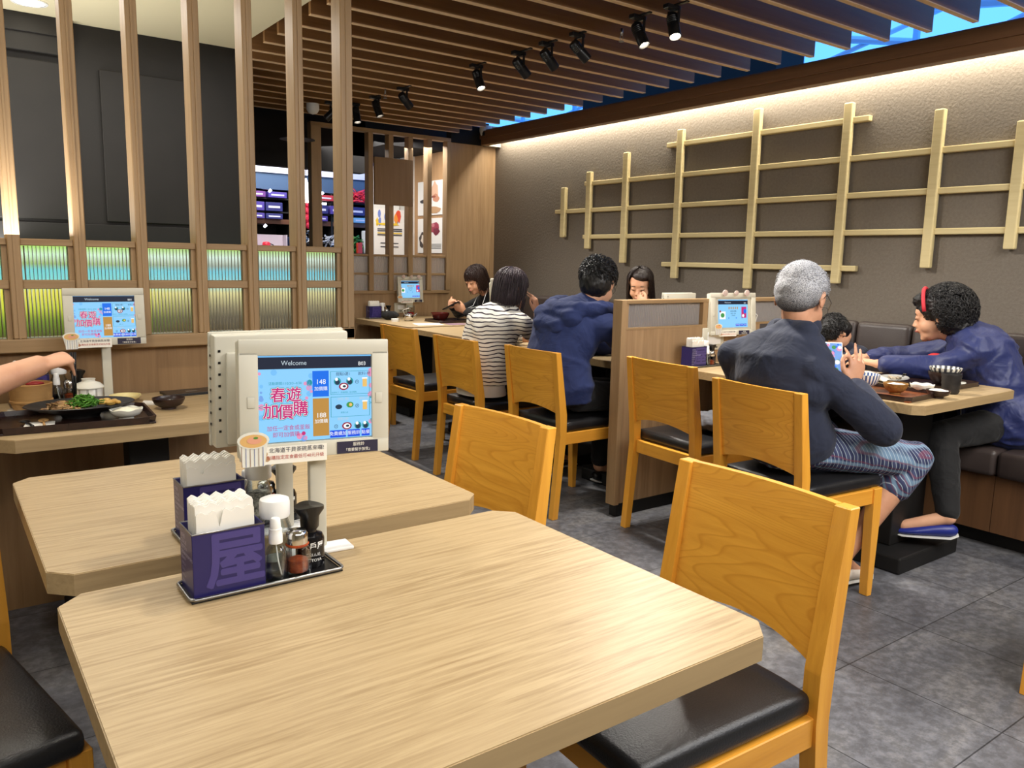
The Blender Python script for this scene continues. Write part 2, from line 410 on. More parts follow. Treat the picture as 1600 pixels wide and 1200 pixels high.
# dark timber beam hanging in front of the wall, hiding the light strip
b = bm_new(); box(b, (4.0, -2.28, 2.20), (4.07, 6.0, 2.325), .004); box(b, (3.985, -2.28, 2.25), (4.0, 6.0, 2.315), .003)
struct('trim_2', b, BEAM, label='dark brown timber beam along the top of the taupe wall')
slab('trim_3', (4.07, 5.98, 2.20), (WX, LY, 2.37), GREYP)
# black wall behind the left screen
b = bm_new(); box(b, (-2.28, 4.67, 0), (1.46, 4.80, 2.98))
box(b, (-2.28, 4.63, 2.16), (.66, 4.67, 2.33), .004); box(b, (-2.28, 4.615, 2.245), (.66, 4.635, 2.33), .003)
for x0, x1 in ((-2.2, -.55), (-.5, .655), (.78, 1.22)): box(b, (x0, 4.645, 1.37), (x1, 4.67, 2.125), .004)
box(b, (-2.28, 4.65, 1.20), (1.46, 4.67, 1.355), .003); box(b, (1.24, 4.63, 1.0), (1.46, 4.67, 2.33), .003)
struct('wall_back', b, BLACKW)
# far lattice wall: lower panel, side panel, black lintel
slab('wall_far', (1.46, LY, 0), (WX + .12, LY + .06, .918), OAKP)
slab('wall_far_panel', (3.722, LY, .918), (WX, LY + .06, 2.205), OAKP)['kind'] = 'structure'
slab('trim_4', (3.722, LY - .02, 2.205), (WX + .12, LY + .06, 2.36), SOOT)
slab('trim_5', (1.46, 4.70, 0), (1.52, LY + .06, 2.28), SOOT)
slab('baseboard_far', (1.52, LY - .012, 0), (WX, LY, .07), BLACKF)
# bulkhead of the passage and shell of the shop behind
slab('ceiling_bulkhead', (1.52, 6.5, 1.93), (3.14, 6.62, 2.98), SOOT)['kind'] = 'structure'
slab('trim_6', (3.02, 6.5, 2.07), (3.14, 6.63, 2.98), SOOT)
slab('wall_shop', (-2.28, 9.4, 0), (6.6, 9.52, 3.0), mat('navy_wall', rgb(52, 66, 92), .7))
slab('wall_entrance', (3.97, LY + .06, 0), (4.07, 7.9, 2.2), wood('light_oak_cladding', rgb(196, 156, 112), rgb(160, 120, 80), 'z', 30, .5, rnd=False))
slab('wall_column', (3.93, 7.12, 0), (4.08, 7.35, 2.2), noisy('white_stone_tile', rgb(226, 222, 214), rgb(208, 203, 196), 9, .5))
# dark blocks of plant above the ceiling, against the blue daylight
b = bm_new(); box(b, (5.5, 4.1, 2.2), (5.85, 6.4, 3.5)); struct('ceiling_duct', b, SOOT)['kind'] = 'structure'

# glazing bars of the skylight band beyond the wall top
b = bm_new()
for k in range(11): box(b, (5.9, -.6 + .95 * k, 2.2), (5.93, -.56 + .95 * k, 5.2))
for z in (2.55, 3.05, 3.6): box(b, (5.9, -1, z), (5.93, 9.4, z + .03))
struct('window_1', b, mat('white_glazing_bar', rgb(150, 200, 240), .5))
b = bm_new()
for (y0, z0, y1, z1) in ((.5, 2.9, 2.2, 3.5), (1.4, 2.7, 3.4, 3.35), (2.9, 2.8, 4.6, 3.2), (7.2, 2.7, 8.6, 3.0), (.2, 3.4, 3.5, 3.9)):
    tube(b, [(6.2, y0, z0), (6.2, y1, z1)], .03, 8)
    tube(b, [(6.3, y0 + .1, z1), (6.2, y1, z0)], .02, 8)
tube(b, [(6.1, 1.9, 3.0), (6.1, 2.4, 3.02), (6.1, 3.2, 3.15)], .07, 10)
struct('trim_7', b, mat('pale_blue_pipe', rgb(196, 222, 245), .5), label='pale pipes and braces seen through the skylight')

# ceiling slats
def make_slat():
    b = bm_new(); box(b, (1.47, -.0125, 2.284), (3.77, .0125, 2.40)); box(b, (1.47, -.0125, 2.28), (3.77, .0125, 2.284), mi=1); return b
first = None
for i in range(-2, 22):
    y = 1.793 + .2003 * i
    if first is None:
        first = obj('ceiling_slat', make_slat(), [SLATM, SLATLIT], loc=(0, y, 0)); tag(first, 'brown timber slat hung in the row under the black ceiling', 'ceiling slat', 'timber slats of the ceiling'); sl = first
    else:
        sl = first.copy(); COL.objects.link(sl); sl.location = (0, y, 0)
for x in (1.8, 2.9):
    b = bm_new(); box(b, (x, 1.2, 2.401), (x + .04, 6.04, 2.44)); struct('ceiling_batten', b, SOOT)['kind'] = 'structure'
b = bm_new(); box(b, (1.9, 4.0, 2.6), (2.0, 4.1, 2.98)); bm_free = b.free()

# ------------------------------------------------------------------ left screen
b = bm_new()
box(b, (-2.28, SY + .012, 0), (1.40, SY + .05, .90)); struct('wall_screen', b, wood('screen_base_panel', rgb(162, 128, 88), rgb(128, 96, 62), 'z', 30, .5, rnd=False, contrast=1.3))
POSTX = [-.745 + .195 * k for k in range(0)]
scr = thing('slatted_screen', 'tall oak screen of upright posts with ribbed glass panes, left of the room', 'screen', (0, SY, 0))
b = bm_new(); box(b, (-2.28, -.035, .885), (1.41, .06, .93), .004); obj('sill', b, OAKX, scr)
px = [(-.88 + .19 * k) for k in range(6)] + [.248 - .034, .439 - .036, .634 - .038, .832 - .036, 1.022 - .04, 1.216 - .042, 1.411 - .05]
px = px[:6] + [.214 - .0] + px[7:] if False else [-.93, -.737, -.544, -.351, -.158, .03, .214, .403, .595, .795, .981, 1.172, 1.36]
pw = .037
firstp = None
for k, x in enumerate(px):
    wd = pw if k < len(px) - 1 else .05
    top = 2.33 if x + wd < 1.45 else 2.28
    b = bm_new(); box(b, (x, -.03, .93), (x + wd, .055, top), .003, seg=1)
    if k == len(px) - 1: box(b, (x, -.035, 0), (x + wd, .06, .93), .003, seg=1)
    box(b, (x + wd * .42, -.0335, .93), (x + wd * .58, -.03, top))
    obj('post', b, OAKZ, scr)
PANE = {}
def ribbed(bw, bh, th=.012, ribs=None, pitch=.0115, front=False):
    """ribbed pane in xz, ribs on the far face"""
    n = max(4, int(round(bw / pitch))); b = bm_new(); sub = 6; xs = []; ys = []
    for i in range(n * sub + 1):
        t = i / (n * sub); xs.append(t * bw); ys.append(th * .4 + .0042 * abs(math.sin(math.pi * i / sub)))
    f0 = [b.verts.new((x, 0, 0)) for x in xs]; f1 = [b.verts.new((x, 0, bh)) for x in xs]
    g0 = [b.verts.new((x, y, 0)) for x, y in zip(xs, ys)]; g1 = [b.verts.new((x, y, bh)) for x, y in zip(xs, ys)]
    for i in range(len(xs) - 1):
        b.faces.new((f0[i], f0[i + 1], f1[i + 1], f1[i])); b.faces.new((g0[i + 1], g0[i], g1[i], g1[i + 1]))
        b.faces.new((f0[i], g0[i], g0[i + 1], f0[i + 1])); b.faces.new((f1[i + 1], g1[i + 1], g1[i], f1[i]))
    b.faces.new((f0[0], f1[0], g1[0], g0[0])); b.faces.new((f0[-1], g0[-1], g1[-1], f1[-1]))
    if front:
        for v in b.verts: v.co.y = -v.co.y + .008
    return b
for k in range(len(px) - 1):
    x0 = px[k] + pw; x1 = px[k + 1]
    for z in (1.232, 1.092):
        b = bm_new(); box(b, (x0, -.02, z), (x1, .04, z + .022 + (.006 if z < 1.1 else .0)), .002, seg=1); obj('rail', b, OAKX, scr)
    b = bm_new(); box(b, (x1 - .016, -.012, .93), (x1 - .0005, .03, 1.232)); obj('glazing_bead', b, OAKZ, scr)
    for z0, z1 in ((.931, 1.091), (1.121, 1.231)):
        o = obj('glass_pane', ribbed(x1 - .0165 - x0 - .001, z1 - z0), RIBG, scr, loc=(x0 + .0005, .005, z0), smooth=60)

# backlit display counter behind the screen: bands of green, blue and yellow
def band_mat():
    m = mat('backlit_band', (1, 1, 1, 1), .5)
    tc = N(m, 'ShaderNodeTexCoord'); sx = N(m, 'ShaderNodeSeparateXYZ'); Lk(m, tc.outputs['Object'], sx.inputs[0])
    mr = N(m, 'ShaderNodeMapRange'); mr.inputs[1].default_value = .78; mr.inputs[2].default_value = 1.27; Lk(m, sx.outputs[2], mr.inputs[0])
    st = [(0, rgb(70, 60, 46)), (.2, rgb(96, 88, 74)), (.33, rgb(150, 140, 110)), (.47, rgb(214, 206, 150)), (.55, rgb(140, 205, 215)), (.7, rgb(110, 190, 212)), (.76, rgb(150, 160, 150)), (.85, rgb(206, 226, 218)), (.95, rgb(150, 190, 60))]
    st2 = [(0, rgb(60, 64, 30)), (.2, rgb(120, 150, 40)), (.33, rgb(200, 210, 60)), (.5, rgb(224, 214, 70)), (.58, rgb(120, 205, 200)), (.7, rgb(110, 200, 205)), (.76, rgb(140, 170, 90)), (.85, rgb(190, 225, 190)), (.95, rgb(150, 200, 30))]
    c1 = ramp(m, mr.outputs[0], st); c2 = ramp(m, mr.outputs[0], st2)
    mx = N(m, 'ShaderNodeMapRange'); mx.inputs[1].default_value = .25; mx.inputs[2].default_value = .80; Lk(m, sx.outputs[0], mx.inputs[0])
    c = mix(m, c2, c1, mx.outputs[0]); base(m, c)
    bb = m.node_tree.nodes['Principled BSDF']; Lk(m, c, bb.inputs['Emission Color']); bb.inputs['Emission Strength'].default_value = .36
    return m
cn = thing('backlit_counter', 'long backlit counter glowing green, blue and yellow behind the ribbed glass', 'display counter', (0, 4.45, 0))
b = bm_new(); box(b, (-1.6, -.15, 0), (1.95, .15, .78)); obj('cabinet', b, BLACKW, cn)
b = bm_new(); box(b, (-1.6, .0, .78), (1.95, .03, 1.255)); obj('lit_panel', b, band_mat(), cn)

# ------------------------------------------------------------------ far lattice wall (part of the same joinery)
lat = thing('lattice_screen', 'far oak lattice with small ribbed panes and a square blank panel', 'screen', (0, LY, 0))
b = bm_new(); box(b, (2.46, -.02, .915), (3.722, .05, .942), .003); obj('sill', b, OAKX, lat)
b = bm_new(); box(b, (2.46, -.02, 2.205), (3.722, .05, 2.235), .003); obj('top_rail', b, OAKX, lat)
lp = [(2.46, 2.543), (2.74, 2.79), (2.942, 2.984), (3.125, 3.167), (3.307, 3.349), (3.489, 3.531), (3.68, 3.722)]
for k, (x0, x1) in enumerate(lp):
    b = bm_new(); box(b, (x0, -.025, .942), (x1, .05, 2.205 if x0 > 2.6 else 2.21), .003, seg=1); obj('post', b, OAKZ, lat)
for k in range(1, len(lp) - 1):
    x0 = lp[k][1]; x1 = lp[k + 1][0]
    for z in (1.071, 1.222):
        b = bm_new(); box(b, (x0, -.015, z), (x1, .03, z + .018), .002, seg=1); obj('rail', b, OAKX, lat)
    for z0, z1 in ((.943, 1.070), (1.09, 1.221)):
        obj('glass_pane', ribbed(x1 - x0 - .001, z1 - z0, front=True), RIBW, lat, loc=(x0 + .0005, .0, z0), smooth=60)
b = bm_new(); box(b, (2.985, -.05, 1.64), (3.335, -.025, 2.016), .002); obj('blank_panel', b, wood('lattice_panel_wood', rgb(150, 118, 80), rgb(122, 92, 58), 'z', 40, .5, rnd=False), lat)

# ------------------------------------------------------------------ wall lattice ornament (each bar a piece of one ornament)
orn = thing('wall_trellis', 'pale timber trellis of crossing bars mounted on the taupe wall', 'wall ornament', (WX, 3.2, 1.6))
def vb(y, z0, z1):
    b = bm_new(); box(b, (-.05, -.026, z0 - 1.6), (-.016, .026, z1 - 1.6), .006); obj('upright_bar', b, PALE, orn, loc=(0, y - 3.2, 0))
def hb(y0, y1, z):
    b = bm_new(); box(b, (-.035, y0 - 3.2, -.016), (0, y1 - 3.2, .016), .005); obj('level_bar', b, PALE, orn, loc=(0, 0, z - 1.6))
k_ = 4.2 / 4.16
for y, z0, z1 in ((4.99, 1.404, 1.79), (4.692, 1.314, 1.89), (4.298, 1.212, 1.996), (3.789, 1.116, 2.098), (3.181, 1.072, 2.149), (2.582, 1.125, 2.10), (2.085, 1.221, 2.001), (1.70, 1.316, 1.90), (1.25, 1.40, 1.8)):
    vb(y * k_, 1.22 + (z0 - 1.22) * k_, 1.22 + (z1 - 1.22) * k_)
for y0, y1, z in ((1.05, 5.102, 1.605), (1.3, 4.754, 1.804), (1.3, 4.755, 1.405), (2.462, 3.918, 2.007), (2.471, 3.916, 1.21)):
    hb(y0 * k_, y1 * k_, 1.22 + (z - 1.22) * k_)

# ------------------------------------------------------------------ bench along the wall
bn = thing('wall_bench', 'long dark brown upholstered bench with panelled back along the taupe wall', 'bench', (3.9, 3.0, 0))
Y0, Y1 = -1.0, LY - .02
b = bm_new(); box(b, (-.12, Y0 - 3, .0), (.28, Y1 - 3, .075)); obj('plinth', b, BLACKF, bn)
y = Y0; ys = []
while y < Y1 - .1:
    b = bm_new(); box(b, (-.19, y - 3, .076), (.28, min(y + .62, Y1) - 3 - .003, .33)); obj('base_panel', b, BENCHW, bn); y += .62
def seat_cushion(y0, y1):
    b = bm_new(); box(b, (-.235, y0 - 3, .332), (.21, y1 - 3 - .004, .448), .022, seg=3); return b
def back_cushion(y0, y1):
    b = bm_new(); box(b, (.20, y0 - 3, .30), (.295, y1 - 3 - .003, .925), .028, seg=3)
    for v in b.verts:
        if v.co.x < .25: v.co.x += (v.co.z - .45) * .1 * .6
    return b
for (a0, a1) in ((Y0, 1.47), (1.47, LY - .5), (LY - .5, Y1)): obj('seat_cushion', seat_cushion(a0, a1), BLEATH, bn, smooth=35)
yy = [Y0, -.55, -.1, .35, .8, 1.22, 1.70, 2.13, 2.44, 2.75, 3.2, 3.65, 4.1, 4.55, 5.0, 5.5, Y1]
for a0, a1 in zip(yy[:-1], yy[1:]): obj('back_cushion', back_cushion(a0, a1), BLEATH, bn, smooth=35)

# ------------------------------------------------------------------ partition between the booths
pt = thing('booth_partition', 'waist-high oak partition with ribbed glass strip between two tables', 'partition', (2.59, 2.69, 0))
b = bm_new(); box(b, (.02, .005, 0), (1.03, .05, .065)); obj('kick_base', b, BLACKF, pt)
b = bm_new(); box(b, (.03, .0, .066), (1.03, .055, .905)); obj('panel', b, OAKP, pt)
b = bm_new(); box(b, (0, -.003, .060), (.03, .058, 1.045), .002); obj('end_post', b, OAKZ, pt)
b = bm_new(); box(b, (.03, -.003, 1.027), (1.30, .058, 1.045), .002); obj('top_rail', b, OAKX, pt)
b = bm_new(); box(b, (.03, -.001, .905), (1.30, .056, .915), .001); obj('lower_rail', b, OAKX, pt)
for x0, x1 in ((.03, .045), (.565, .64), (.90, .935), (1.26, 1.30)):
    b = bm_new(); box(b, (x0, 0, .915), (x1, .055, 1.027)); obj('mullion', b, OAKZ, pt)
for x0, x1 in ((.045, .565), (.64, .90), (.935, 1.26)):
    obj('glass_pane', ribbed(x1 - x0, .112, front=True), RIBW, pt, loc=(x0, .022, .915), smooth=60)

# ------------------------------------------------------------------ tables
def chamfer_poly(x0, y0, x1, y1, c):
    return [(x0 + c, y0), (x1 - c, y0), (x1, y0 + c), (x1, y1 - c), (x1 - c, y1), (x0 + c, y1), (x0, y1 - c), (x0, y0 + c)]
def table(label, x0, y0, x1, y1, c=.034, base='disc', th=.036, group=None, col=.06):
    cx, cy = (x0 + x1) / 2, (y0 + y1) / 2
    t = thing('dining_table', label, 'table', (cx, cy, 0), group=group)
    b = bm_new(); prism(b, chamfer_poly(x0 - cx, y0 - cy, x1 - cx, y1 - cy, c), .72 - th, .72, 0, side_mi=1)
    es = [e for e in b.edges if abs(e.verts[0].co.z - .72) < 1e-4 and abs(e.verts[1].co.z - .72) < 1e-4]
    bmesh.ops.bevel(b, geom=es, offset=.0015, segments=2, affect='EDGES')
    obj('tabletop', b, [TABLE, TABEDGE], t)
    b = bm_new(); box(b, (-col, -col * .8, .07), (col, col * .8, .68), .004); box(b, (-.25, -.2, .672), (.25, .2, .6835)); obj('pedestal', b, BLACKF, t)
    b = bm_new(); box(b, (-.24, -.21, 0), (.24, .21, .069), .008); obj('floor_plate', b, BLACKF, t)
    return t
table('empty oak-topped table nearest the camera, front centre', .115, .618, .921, 1.27)
table('empty oak-topped table just behind the nearest one', .117, 1.354, .921, 2.012)
table('oak-topped table against the screen, holding the tray with a black dish', .122, 2.43, .95, 3.045, base='x')
table('oak-topped table in front of the curly-haired person, crowded with bowls', 2.90, 1.43, 3.705, 2.052, col=.13)
table('oak-topped table touching the booth partition, holding a navy napkin tin', 2.90, 2.056, 3.705, 2.685, col=.13)
table('empty oak-topped table between the striped-shirt person and the far wall table', 2.76, 4.05, 3.56, 5.03)
table('oak-topped table in front of the person in the striped shirt', 2.77, 3.42, 3.56, 4.046)
table('oak-topped table in front of the person in the blue hooded sweatshirt', 2.77, 2.79, 3.56, 3.416)
table('oak-topped table at the far lattice wall in front of the person in black', 2.80, 5.09, 3.56, 6.03)

# ------------------------------------------------------------------ chairs
def make_chair():
    t = thing('dining_chair', 'chair', 'chair', (0, 0, 0))
    for s in (-1, 1):
        y = s * .19
        # rear upright: foot splays back, back rakes back
        prof = [(-.255, 0), (-.222, 0), (-.185, .40), (-.186, .50), (-.232, .80), (-.262, .80), (-.228, .50), (-.222, .40)]
        b = bm_new(); prism(b, prof, -.017, .017, axis='y'); bmesh.ops.bevel(b, geom=b.edges[:], offset=.002, segments=1, affect='EDGES')
        obj('rear_leg', b, CHAIRV, t, loc=(0, y, 0))
        b = bm_new(); pr = [(.178, .418), (.222, .418), (.222, .3), (.214, 0), (.188, 0), (.178, .3)]
        prism(b, pr, -.018, .018, axis='y'); bmesh.ops.bevel(b, geom=b.edges[:], offset=.002, segments=1, affect='EDGES')
        obj('front_leg', b, CHAIRV, t, loc=(0, y, 0))
        b = bm_new(); box(b, (-.187, y - .011, .358), (.178, y + .011, .415), .002, seg=1); obj('side_rail', b, wood('honey_ash_rail', rgb(236, 168, 62), rgb(204, 136, 40), 'x', 45, .38, coat=.25), t)
    for x in (-.2, .2):
        b = bm_new(); box(b, (x - .011, -.172, .358), (x + .011, .172, .415), .002, seg=1); obj('cross_rail', b, CHAIR, t)
    # curved back panel with arched lower edge
    b = bm_new(); n = 14; rings = []
    for i in range(n + 1):
        u = i / n * 2 - 1; y = u * .173; bow = -.016 * (1 - u * u); z0 = .505 + .028 * (1 - u * u); z1 = .8
        def xb(z): return -.208 - (z - .5) * .135 + bow
        rings.append([b.verts.new((xb(z0) + .008, y, z0)), b.verts.new((xb(z1) + .008, y, z1)), b.verts.new((xb(z1) - .008, y, z1)), b.verts.new((xb(z0) - .008, y, z0))])
    for i in range(n):
        for k in range(4): b.faces.new((rings[i][k], rings[i][(k + 1) % 4], rings[i + 1][(k + 1) % 4], rings[i + 1][k]))
    b.faces.new(rings[0]); b.faces.new(list(reversed(rings[-1])))
    obj('back_panel', b, CHAIRP, t, smooth=35)
    b = bm_new(); nx, ny = 12, 12; g = [[None] * (ny + 1) for _ in range(nx + 1)]
    box(b, (-.19, -.196, .416), (.235, .196, .462), .016, seg=3)
    bmesh.ops.subdivide_edges(b, edges=[e for e in b.edges if e.calc_length() > .2], cuts=7, use_grid_fill=True)
    for v in b.verts:
        if v.co.z > .455: v.co.z += .014 * max(0, 1 - (v.co.x / .22) ** 2) * max(0, 1 - (v.co.y / .2) ** 2)
        if v.co.x < -.16 and abs(v.co.y) > .165: v.co.x = max(v.co.x, -.178)
    obj('seat_pad', b, LEATH, t, smooth=50)
    return t
PI = math.pi
CH0 = make_chair()
CH0['label'] = 'honey wood chair with black seat, nearest one, at the right end of the front table'
CH0.location = (1.055, .95, 0); CH0.rotation_euler = (0, 0, PI - .04)
CH0['group'] = 'honey wood dining chairs with black seats'
def chair(x, y, rz, label): return dup(CH0, (x, y, 0), rz, label, 'honey wood dining chairs with black seats')
chair(.998, 1.73, PI+.05, 'honey wood chair with black seat at the right end of the second table')
chair(-.085, 1.535, -PI / 2 + .2, 'honey wood chair with wide black seat showing at the left edge, beside the second table')
chair(2.592, 1.715, -.09, 'honey wood chair on which the grey-haired person sits')
chair(2.776, 2.36, -.06, 'empty honey wood chair with a grey jacket on its seat, beside the partition')
chair(2.57, 3.02, 0, 'honey wood chair on which the person in the blue hooded sweatshirt sits')
chair(2.51, 3.62, 0, 'honey wood chair on which the person in the striped shirt sits')
chair(2.56, 4.36, .03, 'empty honey wood chair left of the striped-shirt person, far side of the aisle')
chair(2.50, 5.35, 0, 'farthest honey wood chair, mostly hidden, at the far wall table')
chair(2.742, .655, 0, 'honey wood chair cut off by the right edge of the picture')

# ------------------------------------------------------------------ ordering kiosks
def em(name, c, e=1.0):
    m = mat(name, c, .35, spec=.3)
    b = m.node_tree.nodes['Principled BSDF']
    b.inputs['Base Color'].default_value = tuple(x * .12 for x in c[:3]) + (1,)
    b.inputs['Emission Color'].default_value = c; b.inputs['Emission Strength'].default_value = e; return m
SCR = {}
for nm, c in dict(sky=(140, 205, 250), navy=(34, 40, 58), blue=(30, 112, 232), gold=(186, 140, 70), magenta=(196, 50, 120), teal=(40, 150, 160), white=(245, 248, 250),
                  pink=(226, 150, 190), btn=(30, 80, 225), dark=(40, 60, 80), bar=(120, 190, 245), amber=(232, 190, 110), green=(70, 150, 80), berry=(150, 30, 60), lilac=(120, 165, 230), grey=(190, 205, 215)).items():
    SCR[nm] = em('screen_' + nm, rgb(*c), .5)
SCK = list(SCR); SCL = [SCR[k] for k in SCK]
def disc(b, x, y, r, z, mi, n=20, ry=None):
    f = b.faces.new([b.verts.new((x + r * math.cos(2 * PI * k / n), y + (ry or r) * math.sin(2 * PI * k / n), z)) for k in range(n)]); f.material_index = mi
def rect(b, x0, y0, x1, y1, z, mi):
    f = b.faces.new([b.verts.new(p) for p in ((x0, y0, z), (x1, y0, z), (x1, y1, z), (x0, y1, z))]); f.material_index = mi
def screen_art(kind='promo', num='B03', seed=1):
    """screen picture in its own plane, 0.196 x 0.142, origin at the centre"""
    b = bm_new(); W, H = .196, .142; R = random.Random(seed); I = SCK.index
    X = lambda u: (u - .5) * W
    Y = lambda v: (.5 - v) * H
    def T(s, u, v, size, mi, z=.0012, **kw): add_text(b, s, size, Matrix.Translation((X(u), Y(v), z)), I(mi), **kw)
    def BT(s, u, v, size, mi, z, sp): add_bold(b, s, size, Matrix.Translation((X(u), Y(v), z)), I(mi), sp)
    rect(b, X(0), Y(1), X(1), Y(.17), 0, I('sky')); rect(b, X(0), Y(.17), X(1), Y(.035), .0002, I('navy')); rect(b, X(0), Y(.035), X(1), Y(0), .0002, I('bar'))
    T('Welcome', .31, .105, .0105, 'grey'); T(num, .90, .125, .0088, 'white')
    if kind == 'promo':
        for _ in range(34):
            u, v = R.choice([(R.uniform(.0, .46), R.uniform(.19, .27)), (R.uniform(0, .05), R.uniform(.3, .8)), (R.uniform(.4, .455), R.uniform(.3, .55)), (R.uniform(.3, .45), R.uniform(.93, .99)), (R.uniform(.97, .995), R.uniform(.2, .9))])
            disc(b, X(u), Y(v), R.uniform(.002, .0055), .0003, I(R.choice(['pink', 'lilac', 'pink', 'teal', 'bar'])), 8)
        T('活動期間:110/3/3~4/30', .235, .335, .0056, 'teal')
        for s, u, v, z in (('春', .175, .475, .025), ('遊', .305, .475, .025), ('加', .115, .655, .026), ('價', .235, .67, .026), ('購', .36, .64, .026)):
            BT(s, u, v, z, 'teal', .0006, .0021); BT(s, u, v, z, 'white', .0009, .0011); BT(s, u, v, z, 'magenta', .0013, .0004)
        T('加任一定食或釜飯', .26, .845, .0088, 'magenta'); T('即可加價購 ●', .265, .92, .0088, 'magenta')
        rect(b, X(.465), Y(.5), X(.605), Y(.2), .0004, I('blue')); rect(b, X(.465), Y(.96), X(.605), Y(.52), .0004, I('gold'))
        T('148', .535, .33, .0115, 'white'); T('加價購', .535, .41, .0075, 'white'); T('188', .535, .72, .0115, 'white'); T('加價購', .535, .79, .0075, 'white')
        for v0, v1 in ((.21, .485), (.51, .75)):
            for (a, c_, d, e_) in ((.62, v0, .97, v0 + .004), (.62, v1 - .004, .97, v1), (.62, v0, .624, v1), (.966, v0, .97, v1)): rect(b, X(a), Y(e_), X(d), Y(c_), .0005, I('teal'))
        T('甜點3選1', .73, .245, .0062, 'dark'); T('飲料1杯', .92, .245, .0062, 'dark'); T('沙拉1選1', .73, .54, .0052, 'grey'); T('飲料1杯', .92, .54, .0052, 'grey'); T('甜點3選1', .73, .775, .0052, 'grey')
        T('抹茶布丁 / 黑糖蕨餅 / 綜合甜點', .74, .462, .0032, 'teal'); T('鮮蔬小品', .74, .7, .0032, 'teal')
        for (u, v) in ((.68, .33), (.79, .33), (.86, .86), (.93, .86)):
            disc(b, X(u), Y(v), .0062, .0007, I('teal'), 14); disc(b, X(u), Y(v + .01), .0042, .0009, I('dark'), 12); disc(b, X(u - .008), Y(v - .025), .0028, .0010, I('white'), 10)
        for (u, v) in ((.735, .39), (.76, .86)):
            disc(b, X(u), Y(v), .0085, .0011, I('berry'), 18, .0062); disc(b, X(u), Y(v), .006, .0013, I('white'), 14, .0042); disc(b, X(u + .005), Y(v), .003, .0014, I('dark'), 10, .002)
        disc(b, X(.69), Y(.63), .006, .0007, I('dark'), 12, .004); disc(b, X(.79), Y(.61), .0065, .0007, I('green'), 9, .005); disc(b, X(.795), Y(.61), .003, .0009, I('amber'), 7)
        for v in (.345, .62):
            rect(b, X(.905), Y(v + .055), X(.945), Y(v - .04), .0008, I('amber')); rect(b, X(.9), Y(v - .038), X(.95), Y(v - .055), .0008, I('white'))
        for (u, v) in ((.855, .34), (.855, .625), (.665, .86)):
            disc(b, X(u), Y(v), .0032, .0008, I('dark'), 14); disc(b, X(u), Y(v), .0025, .0009, I('sky'), 14); T('+', u, v, .006, 'dark', .0011)
        T('<', .03, .6, .01, 'teal'); T('>', .975, .6, .01, 'teal')
        for s, u0, u1 in (('免費續加', .61, .75), ('服務鈴', .765, .875), ('點餐', .89, .965)):
            rect(b, X(u0), Y(.99), X(u1), Y(.905), .0016, I('btn')); T(s, (u0 + u1) / 2, .947, .0075, 'white', .002)
    else:
        rect(b, X(.04), Y(.7), X(.24), Y(.42), .0004, I('white')); disc(b, X(.14), Y(.56), .013, .0006, I('green'), 9, .012); disc(b, X(.06), Y(.42), .006, .0007, I('berry'), 7)
        rect(b, X(.78), Y(.66), X(.95), Y(.26), .0004, I('magenta')); disc(b, X(.9), Y(.42), .010, .0006, I('blue'), 9, .013); disc(b, X(.84), Y(.58), .008, .0007, I('white'), 9)
        for k in range(5): disc(b, X(.36 + .07 * k), Y(.3), .004, .0005, I('gold'), 9, .007)
        T('春遊加價購', .5, .42, .008, 'dark'); T('點任一定食', .5, .5, .007, 'dark'); T('活動期間', .5, .57, .006, 'dark')
        for u in (.35, .6, .8): disc(b, X(u), Y(.66), .003, .0006, I('blue'), 10)
        for s, u0, u1 in (('免費續加', .58, .71), ('服務鈴', .725, .85), ('點餐', .865, .95)):
            rect(b, X(u0), Y(.95), X(u1), Y(.87), .0012, I('btn')); T(s, (u0 + u1) / 2, .91, .006, 'white', .0016)
    return b
STK = {}
for nm, c in dict(white=(240, 236, 224), dark=(40, 36, 60), red=(176, 60, 50), brown=(190, 160, 120), soup=(222, 176, 108), pinky=(226, 160, 130), green=(90, 140, 50), stripe=(150, 120, 100), cup=(228, 226, 214), bluel=(110, 120, 170)).items():
    STK[nm] = mat('print_' + nm, rgb(*c), .55)
STKK = list(STK); STKL = [STK[k] for k in STKK]
